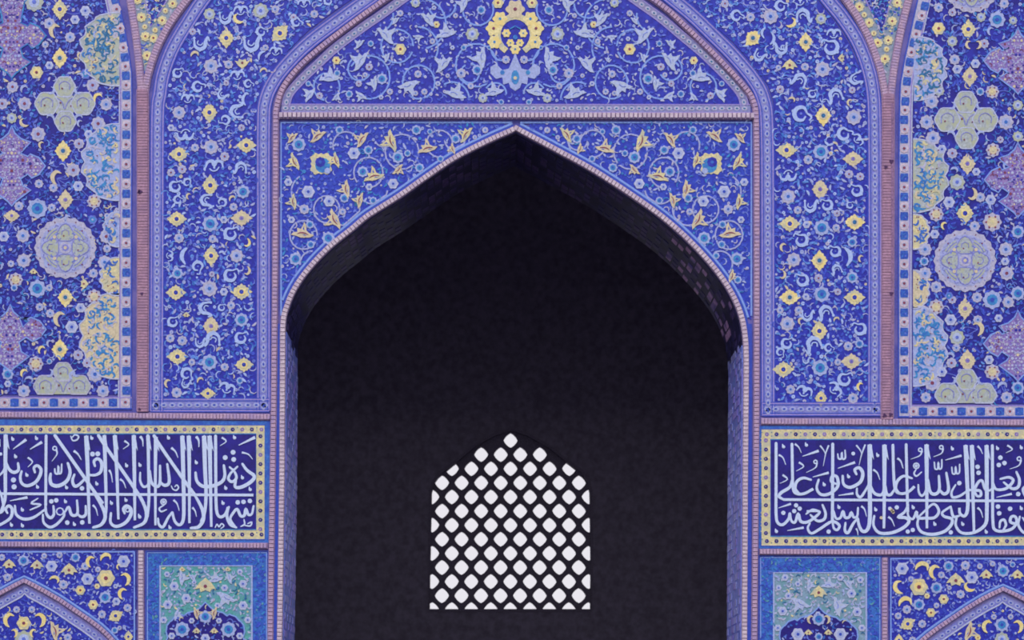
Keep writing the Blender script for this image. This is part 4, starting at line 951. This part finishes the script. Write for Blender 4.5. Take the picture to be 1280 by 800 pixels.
strokes(tL, (80, 540), [
 ('v', 28, (180, 32), (192, 300), (198, 500), (206, 735)), ('c', 12, (225, 52), (265, 418), (503, 272), (610, 268), (382, 572), (498, 548), (606, 678)),
 ('u', 26, (278, 30), (340, 125), (585, 480), (640, 575)), ('s', 24, (240, 485), (308, 600), (332, 680), (300, 742), (235, 765)), ('s', 24, (585, 480), (645, 590), (663, 665), (640, 730), (562, 765)),
 ('v', 25, (325, 28), (333, 300), (340, 600), (330, 690)), ('v', 27, (408, 28), (424, 300), (437, 700)), ('v', 27, (560, 28), (566, 400), (569, 708)), ('u', 23, (673, 30), (680, 400), (680, 560), (668, 680)),
 ('d', 18, (230, 178), (272, 176)), ('s', 22, (250, 275), (242, 235), (274, 216), (304, 250), (296, 318), (255, 345), (200, 346)),
 ('t', 14, (363, 305), (380, 340), (390, 405)), ('t', 14, (450, 378), (478, 402), (497, 452)), ('t', 13, (485, 72), (520, 102), (474, 138)), ('t', 15, (612, 35), (630, 62), (634, 118)), ('t', 14, (232, 585), (258, 615), (272, 672)),
 ('s', 23, (487, 652), (476, 615), (505, 592), (538, 620), (534, 670), (492, 728), (420, 757), (375, 725), (378, 650)), ('s', 17, (612, 325), (612, 395), (640, 440), (678, 415), (690, 310)), ('r', 14, (510, 625))])
strokes(tL, (150, 540), [
 ('s', 22, (240, 312), (252, 400), (288, 435), (320, 415), (322, 270)), ('s', 22, (322, 400), (358, 428), (396, 400), (380, 258)), ('v', 25, (288, 40), (285, 300), (285, 748)),
 ('u', 26, (275, 32), (325, 115), (505, 375), (600, 505)), ('s', 25, (600, 505), (660, 620), (668, 700), (630, 760), (568, 770)),
 ('v', 27, (500, 32), (507, 300), (512, 560), (508, 700), (478, 745), (440, 715), (420, 642)), ('s', 19, (420, 642), (385, 690), (345, 762), (312, 738), (306, 692)),
 ('v', 27, (552, 32), (556, 300), (557, 730)), ('v', 24, (226, 32), (230, 200), (234, 400)),
 ('s', 10, (412, 432), (425, 458), (452, 468), (470, 445), (455, 425), (440, 440)), ('c', 12, (390, 50), (612, 248), (160, 682), (402, 768)),
 ('t', 15, (412, 128), (445, 158), (466, 208)), ('t', 15, (612, 35), (632, 68), (634, 120)), ('t', 15, (162, 38), (182, 68), (186, 118)), ('t', 14, (430, 545), (458, 575), (476, 632)), ('t', 14, (580, 605), (602, 632), (614, 680)),
 ('r', 20, (350, 560)), ('r', 7, (350, 560)), ('s', 12, (355, 585), (316, 612), (332, 638), (374, 622))])
strokes(tL, (220, 540), [
 ('v', 28, (226, 32), (234, 300), (242, 480), (232, 640), (200, 720)), ('v', 28, (270, 32), (277, 400), (284, 760)), ('u', 24, (318, 34), (320, 400), (325, 620), (352, 680), (396, 660), (420, 602)),
 ('s', 24, (158, 325), (168, 392), (212, 434), (290, 434), (365, 402), (392, 350), (384, 268)), ('d', 18, (395, 206), (458, 164), (463, 221)), ('c', 12, (165, 248), (400, 452), (470, 48), (533, 368), (595, 462), (378, 572)),
 ('t', 15, (162, 40), (182, 70), (184, 122)), ('t', 13, (368, 45), (403, 76), (354, 112)), ('t', 19, (634, 44), (502, 108)), ('t', 13, (528, 165), (580, 180), (614, 220)),
 ('s', 19, (430, 282), (470, 320), (484, 370), (450, 400), (420, 375), (440, 330), (494, 278)), ('s', 24, (532, 256), (570, 308), (628, 355), (598, 402), (525, 442), (475, 440), (480, 385)),
 ('d', 17, (495, 564), (541, 560), (592, 553)), ('s', 20, (622, 592), (608, 655), (580, 662), (560, 615), (548, 668), (518, 672), (490, 618), (455, 655), (436, 700), (478, 765)), ('s', 20, (425, 600), (408, 670), (436, 742), (485, 765)),
 ('s', 10, (315, 765), (330, 738), (345, 760), (365, 735), (385, 752), (360, 774)), ('s', 11, (520, 757), (550, 738), (545, 700)), ('s', 11, (550, 748), (596, 752), (606, 722), (575, 735))])
tR = ibox('right inscription frieze of white script on dark blue in a yellow border', 1, 951.5, 1320, 536.5, 682.5, [(948.5, 532.5), (1320, 534.5), (1320, 686.5), (948.5, 685.5)], (963, 1320, 549.5, 670.5))
strokes(tR, (955, 545), [
 ('u', 21, (155, 510), (900, 514), (1600, 519), (2110, 520)), ('s', 22, (224, 350), (205, 410), (140, 452), (118, 485), (155, 510)),
 ('u', 23, (95, 60), (95, 400), (95, 620), (108, 695), (150, 710), (195, 665), (206, 618)), ('s', 20, (206, 618), (218, 680), (248, 690), (272, 622), (292, 684), (350, 688), (425, 635), (438, 604), (345, 602)), ('s', 20, (370, 632), (425, 680), (478, 668), (490, 618), (466, 552)), ('s', 16, (335, 625), (385, 592), (440, 602)),
 ('u', 22, (222, 66), (226, 300), (232, 425), (258, 462), (320, 462), (392, 424)), ('s', 20, (375, 352), (312, 337), (262, 365), (248, 420), (278, 460)), ('u', 24, (548, 66), (547, 400), (545, 690)),
 ('c', 12, (155, 88), (338, 75), (480, 392), (98, 765)), ('t', 13, (116, 152), (150, 175), (172, 232)), ('t', 13, (245, 65), (275, 90), (297, 136)), ('t', 13, (148, 312), (186, 348), (126, 380)), ('t', 13, (278, 212), (316, 245), (256, 282)),
 ('r', 12, (410, 208)), ('t', 12, (422, 215), (410, 255), (336, 294)), ('t', 17, (436, 120), (306, 164)), ('t', 11, (447, 78), (478, 118), (490, 152)), ('t', 11, (516, 76), (492, 140), (472, 242)), ('t', 16, (516, 295), (388, 330)),
 ('s', 21, (436, 350), (420, 418), (452, 468), (520, 464), (588, 405), (582, 330), (545, 322), (535, 365), (575, 385)), ('t', 14, (214, 544), (114, 577)), ('d', 16, (255, 556), (284, 582), (240, 602), (153, 616)),
 ('t', 16, (316, 734), (184, 758)), ('d', 16, (515, 766)), ('s', 19, (365, 700), (348, 740), (378, 780), (445, 745), (540, 686), (600, 715), (585, 752), (555, 735), (545, 660))])
strokes(tR, (1030, 545), [
 ('s', 14, (108, 145), (115, 182), (138, 180), (140, 132), (145, 182), (168, 178), (166, 115)), ('t', 16, (246, 212), (108, 260)), ('t', 15, (234, 460), (114, 477)), ('d', 14, (232, 142)), ('c', 12, (195, 328), (428, 158), (118, 573), (412, 592)),
 ('t', 11, (256, 75), (288, 115), (302, 155)), ('t', 11, (328, 70), (300, 145), (278, 235)), ('v', 29, (364, 70), (364, 400), (365, 660), (345, 750), (305, 762), (278, 715), (268, 658)), ('s', 20, (268, 658), (230, 705), (190, 775), (165, 755), (170, 695)),
 ('s', 23, (258, 308), (244, 272), (280, 256), (308, 300), (288, 370), (210, 412), (155, 388), (147, 320)), ('s', 18, (262, 420), (262, 468), (290, 490), (325, 445), (362, 378)), ('s', 20, (366, 385), (400, 458), (460, 470), (486, 398)), ('s', 20, (490, 400), (500, 465), (532, 470), (562, 428)),
 ('v', 29, (482, 72), (481, 400), (477, 740)), ('u', 22, (549, 74), (555, 300), (568, 430), (610, 462), (670, 450), (722, 405)), ('u', 22, (655, 70), (662, 400), (668, 610)),
 ('t', 14, (392, 270), (425, 298), (444, 352)), ('t', 14, (586, 180), (612, 204), (628, 258)), ('t', 14, (296, 562), (322, 588), (338, 646)), ('t', 14, (512, 648), (540, 672), (562, 725)), ('t', 12, (255, 740), (266, 762), (270, 796)),
 ('s', 19, (75, 600), (95, 660), (130, 655), (150, 602), (166, 652), (200, 650), (216, 612), (236, 652), (264, 640), (270, 575)), ('s', 22, (400, 640), (394, 715), (440, 775), (540, 775), (632, 735), (678, 685), (650, 655), (590, 650), (640, 612), (668, 560)),
 ('d', 14, (580, 572), (525, 582)), ('x', 15, (547, 602)), ('x', 14, (457, 655))])
strokes(tR, (1105, 545), [
 ('s', 20, (222, 340), (155, 322), (105, 362), (92, 420), (120, 458)), ('s', 19, (186, 560), (192, 640), (230, 665), (258, 605), (268, 655), (330, 658), (400, 655), (436, 610), (420, 562), (385, 548), (330, 595), (268, 655)),
 ('r', 13, (288, 112)), ('t', 12, (302, 120), (285, 158), (212, 187)), ('r', 20, (256, 240)), ('r', 7, (256, 240)), ('s', 12, (255, 268), (238, 300), (258, 322), (298, 290)),
 ('v', 28, (338, 70), (340, 400), (341, 740)), ('t', 13, (106, 178), (134, 205), (152, 262)), ('r', 13, (456, 92)), ('t', 12, (470, 100), (458, 140), (394, 168)), ('c', 12, (545, 105), (232, 575), (405, 708), (628, 708)),
 ('t', 15, (618, 158), (488, 194)), ('s', 13, (400, 210), (406, 262), (428, 262), (432, 212), (438, 262), (458, 255), (460, 190)), ('s', 13, (540, 250), (546, 300), (568, 300), (570, 248), (578, 300), (600, 292), (602, 228)),
 ('s', 16, (272, 390), (276, 450), (302, 480), (332, 440), (348, 350)), ('s', 22, (350, 350), (368, 448), (408, 466), (440, 430), (436, 320)), ('s', 22, (440, 430), (478, 465), (514, 430), (496, 295)),
 ('d', 17, (600, 378)), ('s', 17, (570, 392), (538, 450), (548, 492), (605, 480), (660, 445), (720, 425)), ('v', 27, (650, 75), (660, 300), (668, 560), (645, 640), (606, 622), (600, 575)),
 ('s', 21, (532, 565), (465, 612), (480, 645), (540, 665), (535, 712), (480, 765), (385, 788), (300, 770), (266, 715), (274, 650)), ('s', 19, (532, 568), (552, 645), (600, 640)), ('d', 16, (100, 572), (188, 766), (228, 753), (532, 772)), ('x', 13, (56, 590)), ('x', 12, (72, 612))])
strokes(tR, (1170, 545), [
 ('v', 26, (402, 75), (404, 400), (404, 600), (396, 700), (340, 755), (270, 780), (195, 772), (155, 715), (162, 655)), ('v', 27, (284, 75), (292, 440), (302, 785)), ('u', 23, (448, 78), (450, 400), (452, 680), (470, 752), (540, 762), (610, 740), (642, 690), (632, 648), (600, 648), (592, 688), (632, 705)), ('s', 18, (505, 735), (512, 685), (542, 672), (556, 715), (532, 758)),
 ('s', 19, (262, 430), (300, 440), (325, 480), (356, 478), (350, 440), (308, 430), (338, 368), (368, 362), (392, 430), (440, 430), (455, 368)), ('s', 20, (452, 372), (480, 428), (560, 420), (615, 360), (580, 332), (512, 345)), ('s', 21, (540, 372), (605, 422), (655, 408), (664, 350), (640, 288)),
 ('d', 17, (330, 248), (338, 296), (512, 175), (545, 218), (500, 233), (655, 466), (493, 566), (503, 620), (590, 583)), ('c', 12, (490, 102), (680, 97), (680, 582), (400, 770)),
 ('t', 14, (330, 82), (352, 106), (370, 146)), ('t', 14, (330, 575), (356, 602), (372, 655)), ('t', 13, (568, 76), (608, 108), (556, 136)), ('r', 14, (662, 184)), ('t', 12, (678, 192), (660, 238), (586, 266)), ('t', 15, (604, 464), (480, 492)), ('s', 17, (712, 400), (692, 430), (706, 480)), ('s', 18, (668, 645), (656, 715), (700, 775), (760, 785)), ('s', 16, (690, 655), (720, 690), (740, 640))])

# ------------------------------------------------------------------ lower panels: blind arches and cusped niches
def blind_arch(label, tlabel, side, cx, apex, outer, frame, items, inner, seed):
    x0, x1, y0, y1 = frame
    t = thing('blind_arch_panel', label, 'tile panel', cx, y1)
    F = [(x0, y0), (x1, y0), (x1, y1), (x0, y1)]
    full = [(2*cx-x, y) for x, y in outer[::-1]]+outer[1:]
    P = [(x0, y0), (x1, y0), (x1, y1)]+[(x, y) for x, y in full[::-1] if x0 < x < x1]+[(x0, y1)]
    P = [(x0, y0), (x1, y0), (x1, y1), (min(x1-1, full[-1][0]), y1)]+full[::-1][1:-1]+[(max(x0+1, full[0][0]), y1), (x0, y1)]
    P = [(max(x0, min(x1, x)), y) for x, y in P]
    ox, oy = org(t); b = MB(ox, oy); b.poly(P, -0.5, 2.2, 'cobalt'); b.build('tile_field', t)
    b = MB(ox, oy); e = x1-1.5 if side < 0 else x0+1.5; f = x0 if side < 0 else x1
    b.ribbon([(f, y0+1.5), (e, y0+1.5), (e, y1)], 2.2, 0, 2.7, 'sky_line'); b.build('light_blue_strip', t)
    b = MB(ox, oy); b.ribbon(full, 2.4, 0, 2.9, 'sky_line'); b.ribbon(offset(full, 2.6), 2.2, 0, 2.7, 'azure'); b.build('arch_line', t)
    av = []; place_list(t, items, 2.3, av)
    scatter(t, [p for p in P], av, 2.2, 4.8, seed, skip=0.12, cols=[('mid', 5), ('pale', 3), ('mid_dark', 3), ('pale_warm', 1)])
    # rope rim and recessed lavender band
    off = 5.5; rim_ = offset(full, off)
    if rim_[len(rim_)//2][1] < full[len(full)//2][1]: off = -off; rim_ = offset(full, off)
    b = MB(ox, oy); b.ribbon(rim_, 6, 0, 3.4, 'mortar'); b.build('rim_backing', t)
    b = MB(ox, oy)
    for x, y, tx, ty in along(rim_, 4.6, 1, 1):
        if -40 < x < 1320: b.bead((x, y), tx, ty, 4.0, 5.4, 3.4, 1.6, 'rope_pink')
    b.build('twisted_brick_row', t, stuff=True)
    s_ = off/abs(off)
    band = offset(full, s_*15)
    b = MB(ox, oy); b.ribbon(band, 13.5, 0, 0.6, 'lavender'); b.ribbon(offset(full, s_*21.5), 1.8, 0, 1.1, 'white_tile'); b.ribbon(offset(full, s_*10.5), 1.2, 0, 0.9, 'lilac_line'); b.build('lavender_band', t)
    ovals(t, offset(full, s_*16.5), 9.2, 0.6, 'ov', 3, 0.75)
    tym = [p for p in offset(full, s_*22)]
    T = tym+[]
    q = thing('tympanum_panel', tlabel, 'tile panel', cx, y1)
    ox, oy = org(q); b = MB(ox, oy); T = [(max(x0, min(x1, x)), min(y, y1)) for x, y in T]
    T = [p for i, p in enumerate(T) if i == 0 or p != T[i-1]]
    b.poly(T, 0, 0.5, 'cobalt'); b.build('tile_field', q)
    av = []; place_list(q, inner, 0.6, av)
    scatter(q, T, av, 0.5, 4.8, seed+5, skip=0.15, cols=[('mid', 4), ('pale', 3), ('mid_dark', 3), ('straw', 1)])
    return t
L3o = [(31, 720.5), (45, 727), (59, 734.5), (79, 746), (98, 759), (113, 769), (128, 780), (139, 790), (148, 800), (158, 815), (164, 830), (168, 850), (170, 880)]
L3i = [('ff', 87, 713, 1.0), ('ff', 47, 707, .8), ('ff', 12, 706, .8), ('cY', 114, 703, .8), ('cY', 132, 698, .8, 60), ('ry', 133, 723, 1.5), ('cY', 157, 725, .9, 0, -1), ('ry', 101, 738, .85), ('ry', 117, 756, .85), ('fy', 145, 770, .8, 60), ('cY', 154, 743, .8), ('fy', 161, 796, .6), ('cY', 68, 725, .7, 90), ('cY', 149, 709, .4), ('ry', 122, 733, .5),
       ('rb', 30, 701, .95), ('rw', 65, 708, 1.0), ('rb', 95, 697, .8), ('rw', 110, 724, 1.05), ('rw', 155, 702, 1.1), ('r', 107, 708, .7), ('rb', 132, 747, 1.05), ('r', 80, 731, .8), ('rw', 146, 752, .7), ('r', 128, 768, .7), ('r', 160, 760, .7), ('rb', 144, 788, .6), ('r', 75, 694, .55), ('r', 150, 785, .4), ('r', 10, 722, .7), ('r', 123, 712, .5), ('r', 56, 695, .5), ('rw', 145, 733, .4), ('r', 3, 697, .6)]
blind_arch('lower left blind arch of blue tile with yellow blossoms and rope rim', 'dark blue tympanum within the lower left blind arch', -1, 31, 720, L3o, (-40, 170, 688.5, 880), L3i,
           [('cY', 12, 776, 1.0, 0), ('cY', 50, 776, 1.0, 0, -1), ('ry', 30, 779, 1.2), ('py', 69, 788, .8, 30), ('py', -8, 788, .8, -30, -1), ('rg', 30, 799, 1.5), ('r', 40, 762, .6), ('r', 21, 762, .6), ('r', 85, 797, .7), ('cY', 42, 792, .6), ('cY', 18, 792, .6, 0, -1)], 61)
R3o = [(1253, 731), (1267, 737), (1281, 744), (1301, 756), (1320, 769), (1335, 779), (1350, 790), (1363, 801), (1374, 815), (1384, 835), (1390, 880)]
R3i = [('cY', 1151, 710, 1.0, 70), ('cY', 1168, 716, 1.0), ('ff', 1194, 726, 1.1), ('ff', 1232, 719, .8), ('ff', 1271, 719, .8), ('ry', 1148, 734, 1.5), ('cY', 1124, 735, 1.0, -30), ('ry', 1179, 749, .85), ('ry', 1163, 766, .8), ('cY', 1130, 754, 1.0, 60), ('fy', 1134, 780, .85, 60), ('cY', 1212, 734, .8, -70), ('ry', 1158, 745, .5), ('fy', 1123, 800, .6),
       ('rw', 1127, 711, 1.1), ('rb', 1185, 708, .9), ('r', 1206, 707, .8), ('rw', 1214, 722, 1.1), ('rb', 1170, 735, 1.0), ('rb', 1253, 714, 1.05), ('rb', 1148, 756, 1.0), ('r', 1200, 743, .75), ('r', 1176, 719, .6), ('r', 1133, 762, .75), ('r', 1170, 757, .5), ('r', 1122, 770, .6), ('r', 1152, 780, .7), ('r', 1138, 724, .5), ('r', 1240, 705, .5), ('r', 1224, 708, .5), ('rb', 1265, 706, .5), ('r', 1140, 800, .6), ('r', 1186, 735, .4), ('r', 1160, 703, .4)]
blind_arch('lower right blind arch of blue tile with yellow blossoms and rope rim', 'dark blue tympanum within the lower right blind arch', 1, 1253, 731, R3o, (1111.5, 1320, 697, 880), R3i,
           [('cY', 1234, 784, .9), ('cY', 1272, 784, .9, 0, -1), ('rb', 1252, 781, 1.2), ('py', 1212, 789, .8, 60), ('rg', 1252, 799, 1.2), ('r', 1263, 771, .5), ('r', 1242, 771, .5), ('ry', 1222, 797, .5)], 65)
def niche(label, side, fr, inn, cx, top, items, flowers, seed, green):
    x0, x1, y0, y1 = fr; a0, a1, b0, b1 = inn
    t = thing('cusped_niche_panel', label, 'tile panel', cx, y1)
    ox, oy = org(t); b = MB(ox, oy); b.poly([(x0, y0), (x1, y0), (x1, y1), (x0, y1)], 0, 1.0, 'azure'); b.build('blue_surround', t)
    S = [(x0, y0), (x1, y0), (x1, y1), (a1, y1), (a1, b0), (a0, b0), (a0, y1), (x0, y1)]
    scatter(t, S, [], 1.0, 4.0, seed, skip=.1, cols=[('turquoise', 4), ('mid_dark', 5), ('mid', 2), ('blue_line', 4), ('green', 1)], name='speckles')
    b = MB(ox, oy); b.ribbon([(x0+.5, y1), (x0+.5, y0+.5), (x1-.5, y0+.5), (x1-.5, y1)], 1.6, 0, 1.5, 'sky_line'); b.ribbon([(x0-1.3, y1), (x0-1.3, y0-1.3), (x1+1.3, y0-1.3), (x1+1.3, y1)], 1.6, 0, 1.2, 'blue_line')
    b.ribbon([(a0, y1), (a0, b0), (a1, b0), (a1, y1)], 2.4, 1.0, 1.7, 'pale'); b.build('pale_frame', t)
    b = MB(ox, oy); b.poly([(a0, b0), (a1, b0), (a1, y1), (a0, y1)], 1.0, 1.3, green); b.build('green_field', t)
    av = []; place_list(t, items, 1.3, av)
    h = [(0, top), (7, top+7), (14, top+11), (22, top+13), (27, top+17), (30, top+15), (38, top+18), (42, top+23), (44, top+24), (48, top+29), (49, top+37), (47, top+44), (50, top+50), (50, 880)]
    M_ = [(cx+x, y) for x, y in h]+[(cx-x, y) for x, y in h[::-1][:-1]]
    av2 = list(av)
    for yy in range(int(top), 870, 6):
        for xx in range(int(cx-50), int(cx+51), 6):
            if inside((xx, yy), M_): av2.append((xx, yy, 5))
    scatter(t, [(a0, b0), (a1, b0), (a1, y1), (a0, y1)], av2, 1.3, 4.8, seed+1, skip=.2, cols=[('white_tile', 2), ('pale', 4), ('teal', 2), ('straw', 1), ('pale_warm', 2)])
    b = MB(ox, oy); b.poly(M_, 1.3, 1.8, 'ink'); b.ribbon(M_, 1.8, 1.3, 2.1, 'sky_line', closed=True); b.build('cusped_medallion', t)
    av = []; place_list(t, flowers, 1.9, av)
    scatter(t, M_, av, 1.8, 5.2, seed+2, skip=.3, cols=[('mid', 4), ('pale', 2), ('azure', 3), ('straw', .7)])
niche('lower left cusped niche panel, vivid green ground inside a speckled blue surround', -1, (184, 334, 690.5, 880), (200.5, 315, 707.5, 880), 257, 753,
      [('pw', 228, 722, .6, 40), ('pw', 269, 724, .6, -60), ('pw', 287, 722, .5, 20), ('rw', 218, 733, .8), ('rw', 233, 748, .8), ('rw', 210, 756, .8), ('pw', 283, 748, .8, 160), ('rw', 304, 757, .8), ('rw', 304, 730, .7), ('rw', 281, 735, .6), ('ff', 257, 733, 1.2), ('rw', 243, 728, .4), ('pw', 241, 722, .4), ('rw', 209, 718, .5), ('rw', 300, 715, .5), ('pw', 222, 768, .5, 60), ('rw', 205, 775, .6), ('rw', 310, 775, .6), ('ff', 228, 712, .4), ('ff', 285, 712, .4), ('rw', 272, 757, .5)],
      [('rb', 257, 771, 1.1), ('py', 246, 766, .5, 30), ('py', 268, 766, .5, -30, -1), ('rb', 228, 787, 1.3), ('rb', 286, 787, 1.3), ('ff', 268, 789, .5), ('ff', 246, 789, .5), ('rw', 257, 798, .8), ('rw', 240, 776, .5), ('rw', 274, 776, .5), ('rw', 215, 795, .6), ('rw', 300, 795, .6)], 71, 'green')
niche('lower right cusped niche panel, greyish green ground inside a speckled blue surround', 1, (950, 1100, 696.5, 880), (967, 1082.5, 716, 880), 1023, 759,
      [('rw', 981, 722, .6), ('pw', 1035, 731, .6, -50), ('pw', 1012, 731, .5, 50), ('rw', 1064, 742, .8), ('rw', 978, 764, .8), ('pw', 1000, 755, .8, 160), ('pw', 1047, 757, .8, 30), ('rw', 1071, 765, .8), ('rw', 985, 745, .6), ('ff', 1023, 741, 1.0), ('rw', 1050, 722, .6), ('rw', 1075, 725, .6), ('rw', 972, 785, .6), ('rw', 1077, 785, .6), ('rw', 997, 730, .5), ('pw', 1060, 730, .5), ('rw', 973, 735, .5)],
      [('rb', 1023, 774, 1.1), ('cy', 1013, 775, .6, 0), ('cy', 1033, 775, .6, 0, -1), ('rw', 997, 793, 1.1), ('rw', 1050, 793, 1.1), ('ff', 1035, 791, .5), ('ff', 1010, 791, .5), ('rb', 1023, 796, .7), ('rw', 1022, 768, .5)], 75, 'green_grey')
